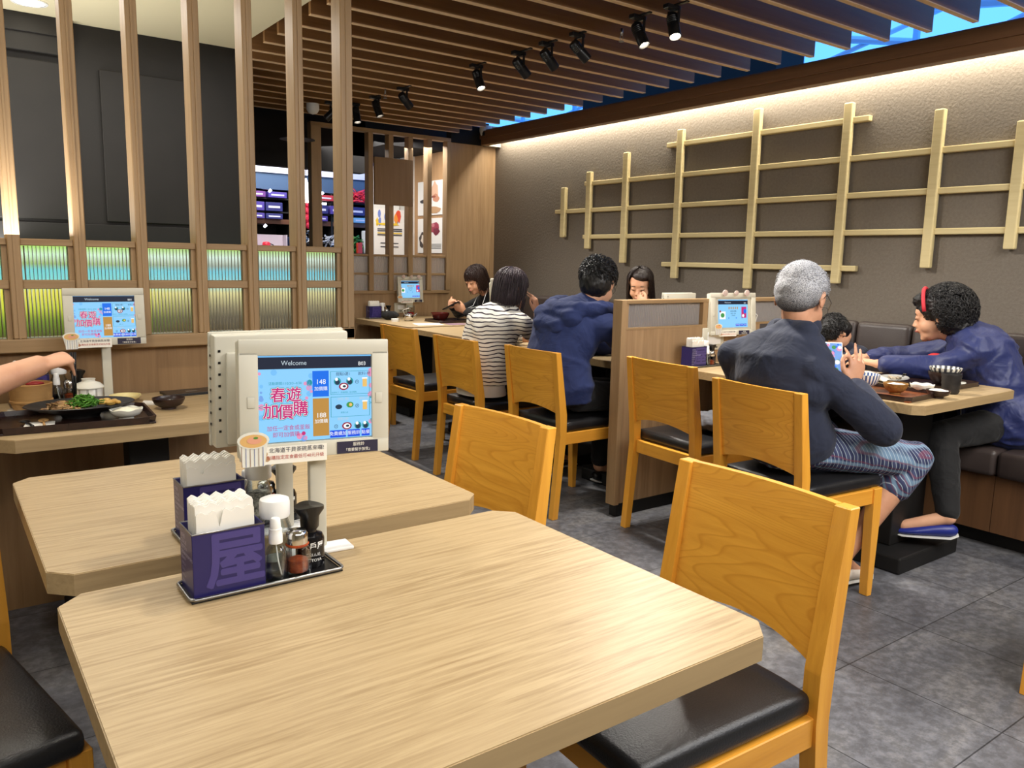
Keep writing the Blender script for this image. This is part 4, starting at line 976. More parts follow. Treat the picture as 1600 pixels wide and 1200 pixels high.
def figure(name, label, cat, base, cfg, rotz=0.):
    """cfg holds world positions of the joints; base is the point on the floor under the seat"""
    loc0 = Vector(base); root = thing(name, label, cat, base)
    g = cfg.get; s = g('s', 1.)
    L = lambda k: [Vector(p) for p in cfg[k]]
    pel, wai, che, neck = Vector(cfg['pelvis']), Vector(cfg['waist']), Vector(cfg['chest']), Vector(cfg['neck'])
    shL, shR = L('sh'); side = (shL - shR).normalized(); hd = Vector(cfg['head']); R = hrot(*cfg['hrot'])
    hip_side = Vector(cfg.get('hipside', side)); hip_side.z = 0; hip_side.normalize()
    if 'hipside' not in cfg and side.length: hip_side = side
    def torso(bm, e, top=True, W_=1.):
        ax = [(pel + (wai - pel) * -.35, .160, .115, hip_side), (pel, .172, .125, hip_side), (wai, .150, .112, (hip_side + side).normalized()), (wai.lerp(che, .5), .158, .115, side), (che, .168, .118, side), (che.lerp(neck, .45), .160, .10, side), (che.lerp(neck, .8), .10, .075, side), (neck, .055, .058, side)]
        secs = []
        for i, (c, hw, hdp, sd) in enumerate(ax):
            up = ((ax[min(i + 1, 7)][0]) - (ax[max(i - 1, 0)][0])).normalized(); dp = sd.cross(up).normalized(); sd2 = up.cross(dp).normalized()
            secs.append((c, sd2 * (hw * s * W_ + e), dp * (hdp * s * W_ + e)))
        rings(bm, secs, 28)
        for sh in (shL, shR):
            ins = sh.lerp(neck, .12) - Vector((0, 0, .010)); capsule(bm, ins, che.lerp(neck, .62), .046 * s + e, .060 * s + e); capsule(bm, ins, che, .045 * s + e, .09 * s + e)
            capsule(bm, ins, neck, .040 * s + e, .040 * s + e)
    # body: one continuous skin surface
    b = bm_new(); torso(b, -.012)
    capsule(b, neck, hd + (R @ Vector((-.012, 0, -.06))) * s, .054 * s, .050 * s)
    bm_head = b; head_prims(b, hd, R, s * 1.03 * g('hs', 1.))
    arms = g('arms')
    for k, (sh, el, wr) in enumerate(zip((shL, shR), L('el'), L('wr'))):
        capsule(b, sh, el, .040 * s, .034 * s); ar = g('arm_r', .9); capsule(b, el, el.lerp(wr, .35), .035 * s * ar, .036 * s * ar); capsule(b, el.lerp(wr, .35), wr, .036 * s * ar, .025 * s * ar)
        h = cfg['hands'][k]
        if h: hand(b, wr, h['d'], h['n'], s, h.get('c', (.5,) * 4), h.get('t', .4), h.get('ts', 1), h.get('sp', .1))
    for k in (0, 1):
        hp = L('hip')[k]; kn = L('knee')[k]; an = L('ankle')[k]; to = L('toe')[k]
        capsule(b, hp, kn, .062 * s, .046 * s); capsule(b, kn, kn.lerp(an, .35), .045 * s, .048 * s); capsule(b, kn.lerp(an, .35), an, .048 * s, .034 * s); capsule(b, an, an.lerp(to, .8), .030 * s, .026 * s)
    bmesh.ops.translate(b, verts=b.verts, vec=-loc0)
    me = remesh(b, cfg.get('vox', .006), 3); smooth_obj('body', me, g('skin', SKIN), root)
    # top
    b = bm_new(); torso(b, g('ease', .012)); 
    for k, (sh, el, wr) in enumerate(zip((shL, shR), L('el'), L('wr'))):
        t = g('sleeve', .95); r1 = g('sleeve_r', .055)
        if t > 1e-3:
            e2 = sh.lerp(el, min(1, t * 2)); capsule(b, sh, e2, .056 * s, r1 * s)
            if t > .5: capsule(b, el, el.lerp(wr, (t - .5) * 2), r1 * s, (r1 - .012) * s)
    for (p0, p1, r0, r1_) in g('top_extra', []): capsule(b, p0, p1, r0, r1_)
    if 'hemdrop' in cfg:
        q = pel - (wai - pel).normalized() * cfg['hemdrop']; up = (wai - pel).normalized(); dp = hip_side.cross(up).normalized()
        rings(b, [(q, hip_side * (.18 * s), dp * (.135 * s)), (pel, hip_side * (.185 * s), dp * (.14 * s)), (wai, hip_side * (.165 * s), dp * (.125 * s))], 28)
    bmesh.ops.translate(b, verts=b.verts, vec=-loc0)
    me = remesh(b, .0075, 3, folds(g('fold', .008), g('foldsc', 8.), g('foldst', (1, 1, 1)), g('seed', 0)))
    smooth_obj(g('topname', 'jacket'), me, cfg['topmat'], root)
    # trousers
    b = bm_new(); up = (wai - pel).normalized(); dp = hip_side.cross(up).normalized()
    rings(b, [(pel - up * .07, hip_side * .165 * s, dp * .125 * s), (pel, hip_side * .178 * s, dp * .13 * s), (pel + up * .08, hip_side * .165 * s, dp * .118 * s)], 24)
    pl = g('pants_len', .9)
    for k in (0, 1):
        hp = L('hip')[k]; kn = L('knee')[k]; an = L('ankle')[k]
        capsule(b, hp, kn, .084 * s, .066 * s)
        if pl > 0: capsule(b, kn, kn.lerp(an, min(pl, .35)), .068 * s, .066 * s); (pl > .35) and capsule(b, kn.lerp(an, .35), kn.lerp(an, pl), .066 * s, g('cuff', .052) * s)
    bmesh.ops.translate(b, verts=b.verts, vec=-loc0)
    me = remesh(b, .008, 3, folds(.004, 9., (1, 1, 1), 5)); smooth_obj('trousers', me, g('pantsmat', BLACKC), root)
    # shoes
    for k in (0, 1):
        an = L('ankle')[k]; to = L('toe')[k]; d = to - an; d.z = 0; d.normalize(); sd = Vector((-d.y, d.x, 0))
        slope = (to.z - (an.z - .075 * s))
        b = bm_new(); heel = Vector((an.x, an.y, an.z - .055 * s)) - d * .045 * s
        secs = []
        for t, hw, h0, h1 in ((0, .020, .012, .045), (.12, .034, .0, .062), (.35, .036, .0, .060), (.6, .044, .0, .044), (.85, .042, .0, .032), (1.0, .022, .006, .022)):
            c = heel + d * (.262 * s * t); c.z = (an.z - .085 * s) + (to.z - .02 * s - (an.z - .085 * s)) * t + (h0 + h1) / 2 * s
            secs.append((c, sd * hw * s, Vector((0, 0, 1)) * (h1 - h0) / 2 * s))
        rings(b, secs, 18); bmesh.ops.translate(b, verts=b.verts, vec=-loc0)
        o = obj('shoe', b, g('shoemat', BLKPL), root, smooth='all'); o.modifiers.new('sub', 'SUBSURF').levels = 1
        b = bm_new(); secs2 = [(c - Vector((0, 0, 1)) * (dd.z + .002), a * 1.04, Vector((0, 0, .006))) for c, a, dd in secs]
        rings(b, secs2, 18); bmesh.ops.translate(b, verts=b.verts, vec=-loc0); obj('sole', b, g('solemat', mat('white_sole', rgb(200, 200, 196), .6)), o, smooth='all')
    return root, hd, R, s * g('hs', 1.), loc0

def env_path(rnd, zend, flare=.0, a=(.104, .086, .092), c=(-.016, 0, .036), phis=(0, 2 * PI), th0=(.05, .9), wave=.003, curl=0., steps=9, jit=.004, tuck=0.):
    ph = rnd.uniform(*phis); t0 = rnd.uniform(*th0); ze = zend(ph, rnd); pts = []; k = 1 + rnd.uniform(-.03, .05)
    w1 = rnd.uniform(0, 6)
    for i in range(steps):
        t = i / (steps - 1); zt = c[2] + a[2]
        th = t0 + (PI / 2 - t0) * min(1, t * 1.7); drop = max(0, t - .588) / .412
        x = c[0] + a[0] * math.sin(th) * math.cos(ph) * k; y = c[1] + a[1] * math.sin(th) * math.sin(ph) * k; z = c[2] + a[2] * math.cos(th) * k
        z_end = ze
        if z_end > c[2]:
            z = c[2] + a[2] * math.cos(t0) + (z_end - c[2] - a[2] * math.cos(t0)) * t; th = math.acos(max(-1, min(1, (z - c[2]) / a[2])))
            x = c[0] + a[0] * math.sin(th) * math.cos(ph) * k; y = c[1] + a[1] * math.sin(th) * math.sin(ph) * k
        else:
            z = z + (z_end - c[2]) * drop
            f = 1 + flare * drop - tuck * drop * drop; x = c[0] + (x - c[0]) * f; y *= f
        x += wave * math.sin(w1 + t * 7) ; y += wave * math.cos(w1 + t * 6)
        pts.append((x, y, z))
    return pts
def add_hair(info, style, m, seed=3, n=420):
    root, c, R, s, loc0 = info; s = s * 1.03
    b = bm_new(); r = .0022
    if style == 'bob':
        hair_shell(b, c, R, s, [((-.018, 0, .040), (.098, .081, .084)), ((-.040, 0, -.035), (.066, .084, .095)), ((-.045, 0, -.075), (.055, .078, .045)), ((.0, .062, -.02), (.035, .022, .07)), ((.0, -.062, -.02), (.035, .022, .07))])
        def path(rd):
            return env_path(rd, lambda ph, q: (q.uniform(.022, .045) if abs(math.atan2(math.sin(ph), math.cos(ph))) < .85 else q.uniform(-.13, -.10)), flare=.10, tuck=.12)
    elif style == 'long':
        hair_shell(b, c, R, s, [((-.030, 0, .042), (.096, .080, .082)), ((.004, .012, .078), (.070, .064, .044)), ((-.05, 0, -.05), (.056, .080, .11)), ((-.06, 0, -.15), (.045, .085, .09)), ((-.012, .068, -.07), (.030, .016, .10)), ((-.012, -.068, -.07), (.030, .016, .10))])
        def path(rd):
            ph = rd.choice([1, -1]) * rd.uniform(.95, PI)
            return env_path(rd, lambda p, q: q.uniform(-.24, -.19), flare=.12, phis=(ph, ph + .01), th0=(.03, .5))
    elif style == 'short':
        hair_shell(b, c, R, s, [((-.020, 0, .046), (.098, .080, .080)), ((-.045, 0, -.005), (.068, .079, .076)), ((-.055, 0, .01), (.066, .07, .07)), ((.030, 0, .075), (.052, .055, .035))])
        r = .0026
        def path(rd):
            ph = rd.uniform(0, 2 * PI); aa = abs(math.atan2(math.sin(ph), math.cos(ph))); lo = .075 if aa < .9 else (.03 if aa < 1.5 else -.045)
            z0 = rd.uniform(lo, .118); az = .084; th = math.acos(max(-1, min(1, (z0 - .044) / az)))
            d = Vector((math.sin(th) * math.cos(ph), math.sin(th) * math.sin(ph), math.cos(th))); p0 = Vector((-.020 + .098 * d.x, .080 * d.y, .044 + .082 * d.z))
            tg = Vector((rd.uniform(-.2, .9), rd.uniform(-.6, .6), -.7 + rd.uniform(0, .8))); tg = (tg - d * tg.dot(d)).normalized(); L_ = rd.uniform(.022, .042)
            return [tuple(p0 + tg * L_ * t + d * (.010 * math.sin(t * 2.4) + .002)) for t in (0, .25, .5, .75, 1)]
    elif style == 'grey':
        hair_shell(b, c, R, s, [((-.016, 0, .040), (.0955, .0775, .081)), ((-.036, 0, .010), (.076, .0755, .064)), ((-.050, 0, -.018), (.050, .062, .048))])
        r = .0009
        def path(rd):
            ph = rd.uniform(0, 2 * PI); aa = abs(math.atan2(math.sin(ph), math.cos(ph))); lo = .07 if aa < .9 else (.02 if aa < 1.6 else -.055)
            z0 = rd.uniform(lo, .122); th = math.acos(max(-1, min(1, (z0 - .038) / .085)))
            d = Vector((math.sin(th) * math.cos(ph), math.sin(th) * math.sin(ph), math.cos(th))); p0 = Vector((-.016 + .096 * d.x, .078 * d.y, .038 + .083 * d.z))
            tg = Vector((rd.uniform(-.3, .6), rd.uniform(-.6, .6), -.6)); return [tuple(p0 + (d * .5 + tg * .5) * .010 * t) for t in (0, .5, 1)]
    elif style == 'curly':
        hair_shell(b, c, R, s, [((-.030, 0, .045), (.105, .098, .092)), ((-.070, 0, -.01), (.088, .106, .098)), ((-.085, 0, -.055), (.068, .092, .062)), ((.03, 0, .085), (.055, .06, .035))])
        r = .0032
        def path(rd):
            ph = rd.uniform(0, 2 * PI); th = rd.uniform(.05, 2.25); aa = abs(math.atan2(math.sin(ph), math.cos(ph)))
            if aa < 1.15 and th > .95 - .2 * (aa < .7): return None
            d = Vector((math.sin(th) * math.cos(ph), math.sin(th) * math.sin(ph), math.cos(th))); p0 = Vector((-.052 + .126 * d.x, .117 * d.y, .022 + .126 * d.z))
            if p0.x > .03 and p0.z < .05: return None
            e1 = d.orthogonal().normalized(); e2 = d.cross(e1); q = rd.uniform(0, 6); rr = rd.uniform(.007, .015)
            return [tuple(p0 + (e1 * math.cos(q + t * 1.1) + e2 * math.sin(q + t * 1.1)) * rr + d * (.002 * t) - d * .006) for t in range(7)]
    bmesh.ops.translate(b, verts=b.verts, vec=-loc0)
    amp = {'grey': .0008, 'curly': .013, 'short': .006}.get(style, .003)
    me = remesh(b, .005 if style == 'curly' else .006, 2, folds(amp, 44. if style == 'curly' else 36., (1, 1, .5 if style != 'curly' else 1), seed)); h = smooth_obj('hair', me, m, root)
    sb = strands(c, R, s, loc0, n, path, r, seed); o = obj('hair_strands', sb, m, h, smooth='all')
    return h

DOWN = Vector((0, 0, -1))
# grey-haired person on the chair in front of the bowls
p5 = figure('person', 'grey-haired person with glasses in a dark navy fleece and plaid shorts, holding a phone', 'person', (2.50, 1.735, 0), dict(
    pelvis=(2.53, 1.735, .60), waist=(2.47, 1.735, .735), chest=(2.48, 1.735, .865), neck=(2.56, 1.73, .985), head=(2.575, 1.742, 1.098), hrot=(.22, .45), hs=1.1,
    sh=[(2.45, 1.935, .880), (2.45, 1.595, .868)], el=[(2.66, 1.98, .68), (2.70, 1.46, .655)], wr=[(2.80, 1.84, .775), (2.80, 1.645, .775)],
    hands=[dict(d=(-.25, -.55, .55), n=(-.5, -.3, .5), c=(.5, .5, .5, .5), ts=-1, t=.3), dict(d=(.28, .02, .95), n=(.30, .9, .1), c=(.28, .12, .18, .35), ts=1, t=.25, sp=.2)],
    hip=[(2.55, 1.83, .565), (2.57, 1.64, .565)], knee=[(2.97, 1.86, .53), (2.98, 1.475, .505)], ankle=[(2.72, 1.86, .115), (2.74, 1.60, .115)], toe=[(2.86, 1.86, .03), (2.88, 1.60, .03)],
    topmat=NAVYJ, topname='fleece', skin=SKIN2, pantsmat=PLAID, pants_len=.25, cuff=.075, ease=.018, fold=.006, foldsc=6., sleeve=.93, sleeve_r=.066, seed=2, shoemat=mat('cream_leather', rgb(222, 214, 202), .5), vox=.0055,
    top_extra=[((2.50, 1.66, .985), (2.53, 1.80, .985), .045, .045), ((2.50, 1.74, .97), (2.60, 1.73, 1.0), .062, .056), ((2.48, 1.84, .80), (2.48, 1.63, .80), .10, .10)], hemdrop=.05))
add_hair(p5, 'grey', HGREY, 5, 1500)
face_parts(p5[0], p5[1], p5[2], 1.13, p5[4], brow=HGREY, glasses=True)
b = bm_new(); l5 = Vector(p5[4]); arc = [(2.615, 1.80, .965), (2.55, 1.815, 1.0), (2.495, 1.775, 1.012), (2.485, 1.715, 1.01), (2.525, 1.665, .998), (2.60, 1.665, .955)]
for a_, b_ in zip(arc[:-1], arc[1:]): capsule(b, a_, b_, .017, .017); capsule(b, Vector(a_) - Vector((0, 0, .022)), Vector(b_) - Vector((0, 0, .022)), .021, .021)
bmesh.ops.translate(b, verts=b.verts, vec=-l5); smooth_obj('collar', remesh(b, .0055, 3), NAVYJ, p5[0])
# hooded sweatshirt
p3 = figure('person', 'black-haired person in a navy blue hooded sweatshirt, seen from behind', 'person', (2.52, 3.02, 0), dict(
    pelvis=(2.50, 3.02, .60), waist=(2.49, 3.03, .74), chest=(2.55, 3.03, .88), neck=(2.64, 3.01, 1.005), head=(2.715, 2.995, 1.105), hrot=(.50, .35),
    sh=[(2.56, 3.23, .905), (2.64, 2.83, .905)], el=[(2.80, 3.27, .775), (2.84, 2.89, .775)], wr=[(3.0, 3.12, .77), (3.03, 2.98, .77)],
    hands=[dict(d=(.7, -.6, 0), n=(0, 0, -1), c=(.2,) * 4, ts=-1, t=.1), dict(d=(.7, .6, 0), n=(0, 0, -1), c=(.2,) * 4, ts=1, t=.1)],
    hip=[(2.55, 3.11, .565), (2.55, 2.93, .565)], knee=[(2.95, 3.14, .53), (2.95, 2.92, .53)], ankle=[(2.93, 3.17, .105), (2.90, 2.90, .105)], toe=[(3.1, 3.17, .03), (3.07, 2.88, .03)],
    topmat=HOOD, topname='hooded_sweatshirt', pantsmat=BLACKC, ease=.022, fold=.009, foldsc=6.5, sleeve=.95, sleeve_r=.060, seed=7, hemdrop=.06, vox=.0065,
    top_extra=[]))
add_hair(p3, 'short', HBLACK, 8, 900)
b = bm_new(); l3 = Vector((2.52, 3.02, 0))
arc = [(2.75, 3.06, .975), (2.70, 3.135, .995), (2.60, 3.16, 1.005), (2.51, 3.11, .995), (2.475, 3.02, .985), (2.52, 2.92, .985), (2.62, 2.87, .99), (2.71, 2.89, .98), (2.76, 2.96, .965)]
for a_, b_ in zip(arc[:-1], arc[1:]): capsule(b, a_, b_, .042, .042)
capsule(b, (2.47, 3.11, .955), (2.49, 2.93, .945), .055, .055); capsule(b, (2.435, 3.08, .915), (2.45, 2.97, .905), .048, .046); capsule(b, (2.43, 3.05, .875), (2.44, 3.0, .87), .036, .036)
bmesh.ops.translate(b, verts=b.verts, vec=-l3); smooth_obj('hood', remesh(b, .007, 3, folds(.008, 9., (1, 1, 2), 41)), HOOD, p3[0])
face_parts(p3[0], p3[1], p3[2], 1.03, p3[4], glasses=True)
# striped shirt
p2 = figure('person', 'person with shoulder-length dark hair in a black and white striped shirt, cheek on hand', 'person', (2.47, 3.62, 0), dict(
    pelvis=(2.46, 3.62, .595), waist=(2.455, 3.62, .725), chest=(2.50, 3.60, .85), neck=(2.57, 3.60, .955), head=(2.62, 3.595, 1.055), hrot=(.02, .18),
    sh=[(2.49, 3.77, .875), (2.58, 3.43, .875)], el=[(2.78, 3.80, .765), (2.805, 3.55, .765)], wr=[(2.92, 3.66, .765), (2.745, 3.525, .925)],
    hands=[dict(d=(.5, -.8, 0), n=(0, 0, -1), c=(.2,) * 4, ts=-1, t=.1), dict(d=(-.25, -.05, .95), n=(-.6, .75, .1), c=(.35, .4, .45, .5), ts=1, t=.2)],
    hip=[(2.50, 3.70, .56), (2.50, 3.54, .56)], knee=[(2.91, 3.70, .53), (2.91, 3.54, .53)], ankle=[(2.88, 3.70, .105), (2.88, 3.54, .105)], toe=[(3.05, 3.70, .03), (3.05, 3.54, .03)],
    s=.92, topmat=STRIPE, topname='striped_shirt', pantsmat=BLACKC, ease=.016, fold=.007, sleeve=.6, sleeve_r=.056, seed=11, hemdrop=.05, vox=.0065))
add_hair(p2, 'bob', HPURP, 4, 500); face_parts(p2[0], p2[1], p2[2], .95, p2[4])
b = bm_new(); rings(b, [((-.03, 0, .545 - .06), (0, .165, 0), (.125, 0, 0)), ((-.03, 0, .545), (0, .168, 0), (.128, 0, 0))], 24)
obj('shirt_hem', b, mat('white_hem_cotton', rgb(214, 210, 202), .9), p2[0], smooth=40)
# person in black with phone
p1 = figure('person', 'person with brown bob hair in a black top, looking at a phone by far wall', 'person', (3.85, 5.45, 0), dict(
    pelvis=(3.86, 5.45, .575), waist=(3.85, 5.45, .70), chest=(3.79, 5.45, .83), neck=(3.71, 5.44, .945), head=(3.59, 5.43, 1.05), hrot=(PI + .12, .42),
    sh=[(3.75, 5.27, .865), (3.77, 5.61, .865)], el=[(3.60, 5.23, .765), (3.58, 5.66, .775)], wr=[(3.45, 5.36, .80), (3.42, 5.50, .84)],
    hands=[dict(d=(-.6, .35, .35), n=(0, .6, .6), c=(.5,) * 4, ts=-1, t=.3), dict(d=(-.6, -.4, .2), n=(.1, -.7, .1), c=(.7, .7, .8, .8), ts=1, t=.3)],
    hip=[(3.82, 5.37, .54), (3.82, 5.53, .54)], knee=[(3.46, 5.36, .52), (3.46, 5.54, .52)], ankle=[(3.5, 5.36, .105), (3.5, 5.54, .105)], toe=[(3.32, 5.36, .03), (3.32, 5.54, .03)],
    s=.92, topmat=BLACKC, topname='black_top', ease=.012, fold=.006, seed=13, vox=.0075))
add_hair(p1, 'bob', HBROWN, 6, 420); face_parts(p1[0], p1[1], p1[2], .95, p1[4])
b = bm_new(); tube(b, [(-.17, -.075, 1.02), (-.21, -.09, .93), (-.24, -.09, .85), (-.33, -.02, .82)], .0022, 6); tube(b, [(-.2, .03, .93), (-.25, .03, .84), (-.33, .0, .82)], .0022, 6); obj('earphone_cord', b, WHITE, p1[0], smooth='all')
# person with long hair, hand at the mouth
p4 = figure('person', 'person with long dark hair, hand at the mouth, behind the booth partition', 'person', (3.88, 3.72, 0), dict(
    pelvis=(3.87, 3.72, .575), waist=(3.87, 3.72, .70), chest=(3.85, 3.72, .83), neck=(3.80, 3.72, .955), head=(3.735, 3.72, 1.070), hrot=(PI + .62, .38),
    sh=[(3.83, 3.55, .87), (3.81, 3.89, .87)], el=[(3.60, 3.52, .77), (3.58, 3.95, .77)], wr=[(3.625, 3.55, .945), (3.40, 3.80, .765)],
    hands=[dict(d=(.0, .85, .5), n=(.9, .3, .1), c=(.35, .4, .45, .5), ts=-1, t=.3), dict(d=(-.7, -.6, 0), n=(0, 0, -1), c=(.2,) * 4, ts=1, t=.1)],
    hip=[(3.82, 3.64, .54), (3.82, 3.80, .54)], knee=[(3.46, 3.63, .52), (3.46, 3.81, .52)], ankle=[(3.5, 3.63, .105), (3.5, 3.81, .105)], toe=[(3.32, 3.63, .03), (3.32, 3.81, .03)],
    s=.92, topmat=CHARC, topname='dark_top', ease=.012, fold=.006, seed=17, vox=.0065))
add_hair(p4, 'long', HBROWN2, 9, 380); face_parts(p4[0], p4[1], p4[2], .95, p4[4])
# curly-haired person on the bench
p7 = figure('person', 'person with curly black hair and red hairband in a navy blue windbreaker on the bench', 'person', (3.86, 1.60, 0), dict(
    pelvis=(3.86, 1.60, .575), waist=(3.87, 1.60, .705), chest=(3.865, 1.655, .835), neck=(3.83, 1.745, .925), head=(3.775, 1.835, 1.000), hrot=(1.98, .22), hipside=(-.5, -.86, 0),
    sh=[(3.71, 1.60, .865), (3.99, 1.74, .865)], el=[(3.66, 1.74, .775), (3.92, 2.03, .78)], wr=[(3.56, 1.98, .775), (3.72, 2.12, .78)],
    hands=[dict(d=(-.15, .9, .1), n=(0, 0, -1), c=(.3,) * 4, ts=-1, t=.2), dict(d=(-.7, .5, .1), n=(0, 0, -1), c=(.3,) * 4, ts=1, t=.2)],
    hip=[(3.78, 1.53, .545), (3.86, 1.70, .545)], knee=[(3.48, 1.62, .51), (3.50, 1.86, .51)], ankle=[(3.36, 1.50, .20), (3.50, 1.88, .20)], toe=[(3.25, 1.67, .125), (3.35, 1.95, .125)],
    s=.96, topmat=BLUEJ, topname='windbreaker', pantsmat=BLACKC, ease=.03, fold=.012, foldst=(1, 1, 1.6), sleeve=.92, sleeve_r=.060, seed=21, hemdrop=.06, pants_len=.93, cuff=.048, shoemat=mat('royal_blue_leather', rgb(34, 46, 130), .35), vox=.006,
    top_extra=[((3.86, 1.50, .56), (3.90, 1.62, .70), .15, .14)]))
hh = add_hair(p7, 'curly', HBLACK, 12, 1500); face_parts(p7[0], p7[1], p7[2], .98, p7[4])
b = bm_new(); c_, R_, s_, l_ = p7[1], p7[2], .99, p7[4]
hb_ = [Vector(c_) + (R_ @ Vector((.028 + .012 * math.cos(a), .094 * math.cos(a) * 1.0, .035 + .105 * math.sin(a)))) * s_ - l_ for a in [PI * k / 16 for k in range(17)]]
tube(b, hb_, .0085, 8); obj('hairband', b, mat('red_band', rgb(200, 44, 58), .6), p7[0], smooth='all')
b = bm_new(); ell(b, Vector((3.74, 1.80, .80)) - l_, (.022, .05, .035)); obj('red_scarf', b, mat('red_cloth', rgb(205, 50, 52), .7), p7[0], smooth='all')
b = bm_new(); tube(b, [(-.25, .02, .70), (-.252, .0, .55), (-.25, -.01, .505)], .003, 6); tube(b, [(-.25, -.01, .505), (-.25, -.012, .485)], .006, 6); obj('zip_cord', b, STEEL, p7[0], smooth='all')
# child
p6 = figure('person', 'child with black tousled hair bending low over the table, on the bench', 'person', (3.88, 2.33, 0), dict(
    pelvis=(3.87, 2.33, .55), waist=(3.86, 2.33, .65), chest=(3.81, 2.33, .745), neck=(3.765, 2.32, .815), head=(3.72, 2.30, .880), hrot=(PI - .5, 1.15),
    sh=[(3.79, 2.20, .785), (3.80, 2.46, .785)], el=[(3.66, 2.17, .765), (3.67, 2.50, .765)], wr=[(3.54, 2.24, .762), (3.55, 2.42, .762)],
    hands=[dict(d=(-.8, .3, 0), n=(0, 0, -1), c=(.3,) * 4, ts=-1, t=.2), dict(d=(-.8, -.3, 0), n=(0, 0, -1), c=(.3,) * 4, ts=1, t=.2)],
    hip=[(3.85, 2.27, .515), (3.85, 2.39, .515)], knee=[(3.56, 2.26, .51), (3.56, 2.40, .51)], ankle=[(3.54, 2.26, .25), (3.54, 2.40, .25)], toe=[(3.42, 2.26, .19), (3.42, 2.40, .19)],
    s=.74, topmat=NAVYJ, topname='dark_jacket', ease=.018, fold=.006, seed=23, vox=.006))
add_hair(p6, 'short', HBLACK, 15, 800)
# person reaching in from the left
p8 = figure('person', 'person whose bare forearm reaches in from the left, gripping chopsticks in the fist', 'person', (-.38, 2.72, 0), dict(
    pelvis=(-.36, 2.72, .60), waist=(-.36, 2.72, .74), chest=(-.32, 2.72, .88), neck=(-.27, 2.72, 1.0), head=(-.21, 2.72, 1.115), hrot=(0, .4),
    sh=[(-.30, 2.90, .90), (-.28, 2.54, .90)], el=[(-.26, 2.96, .70), (-.04, 2.57, .800)], arm_r=1.28, wr=[(-.10, 2.90, .775), (.245, 2.69, .882)],
    hands=[dict(d=(.7, -.5, 0), n=(0, 0, -1), c=(.3,) * 4, ts=-1, t=.2), dict(d=(.88, .22, .22), n=(-.1, .25, -.95), c=(1.15, 1.2, 1.2, 1.2), ts=1, t=.9, sp=.02)],
    hip=[(-.33, 2.81, .565), (-.33, 2.63, .565)], knee=[(.03, 2.83, .53), (.03, 2.61, .53)], ankle=[(-.34, 2.83, .105), (-.34, 2.61, .105)], toe=[(-.17, 2.83, .03), (-.17, 2.61, .03)],
    topmat=GREYC, topname='shirt', sleeve=.3, seed=31, vox=.0055))
add_hair(p8, 'short', HBLACK, 18, 200)
chair(-.30, 2.72, 0, 'honey wood chair under the person reaching in from the left')

# ------------------------------------------------------------------ dishes
def bowl(name, label, x, y, z, r, h, mats, foot=.45, group=None, cat='bowl', wavy=0., ribn=0, rib=0., fill=None, fillz=.7, thick=.003, seg=40, stripes=None):
    t = thing(name, label, cat, (x, y, z), group=group)
    b = bm_new(); rf = r * foot
    prof = [(0, .004), (rf, .0), (rf, .006), (rf * 1.25, .008), (r * .82, h * .42), (r * .97, h * .8), (r, h), (r - thick, h), (r * .97 - thick, h * .8), (r * .80 - thick, h * .45), (rf, .012), (0, .011)]
    rg = lathe(b, prof, seg=seg, rib=rib, nrib=ribn)
    if wavy:
        for v in b.verts:
            if v.co.z > h * .7: v.co.z += wavy * math.cos(6 * math.atan2(v.co.y, v.co.x))
    if stripes:
        b.faces.ensure_lookup_table()
        for f in b.faces:
            a = math.atan2(f.calc_center_median().y, f.calc_center_median().x)
            if int((a + PI) / (2 * PI) * seg) % 2 == 0 and f.calc_center_median().z > .008: f.material_index = 1
    obj('bowl_body', b, mats, t, smooth=50)
    if fill:
        b = bm_new(); rr = r * (.55 + .4 * fillz) - thick * 1.5
        lathe(b, [(rr, h * fillz), (rr * .7, h * fillz + .004), (rr * .3, h * fillz + .007), (0, h * fillz + .008)], seg=24, cap=False)
        for v in b.verts: v.co.z += .003 * noise.noise(v.co * 140)
        obj('contents', b, fill, t, smooth=60)
    return t
def tray(label, x, y, w_, d_, rz=0, m=None, inner=None):
    t = thing('serving_tray', label, 'tray', (x, y, .72), rz)
    b = bm_new(); box(b, (-w_ / 2, -d_ / 2, 0), (w_ / 2, d_ / 2, .006), .002); obj('tray_floor', b, inner or DARKB, t)
    b = bm_new(); c = .02
    out = chamfer_poly(-w_ / 2, -d_ / 2, w_ / 2, d_ / 2, c)
    for k in range(8):
        a = Vector(out[k]); e = Vector(out[(k + 1) % 8]); ai = a * .965; ei = e * .965
        for (p, q, zz) in (((a, e), (ai, ei), 0),):
            v = [b.verts.new((p[0].x, p[0].y, .001)), b.verts.new((p[1].x, p[1].y, .001)), b.verts.new((p[1].x * 1.02, p[1].y * 1.02, .021)), b.verts.new((p[0].x * 1.02, p[0].y * 1.02, .021)),
                 b.verts.new((q[0].x, q[0].y, .0065)), b.verts.new((q[1].x, q[1].y, .0065)), b.verts.new((q[1].x * 1.025, q[1].y * 1.025, .021)), b.verts.new((q[0].x * 1.025, q[0].y * 1.025, .021))]
            for f in ((0, 1, 2, 3), (7, 6, 5, 4), (3, 2, 6, 7), (0, 4, 5, 1)): b.faces.new([v[i] for i in f])
    obj('tray_rim', b, m or DARKB, t); return t
RICE = noisy('cooked_rice', rgb(240, 236, 226), rgb(222, 214, 200), 200, .6, .5)
CERW = mat('white_ceramic', rgb(232, 230, 218), .25); CERB = mat('blue_stripe_glaze', rgb(70, 92, 140), .25); CERT = noisy('brown_woven_bowl', rgb(164, 120, 62), rgb(120, 84, 40), 90, .5, .3)
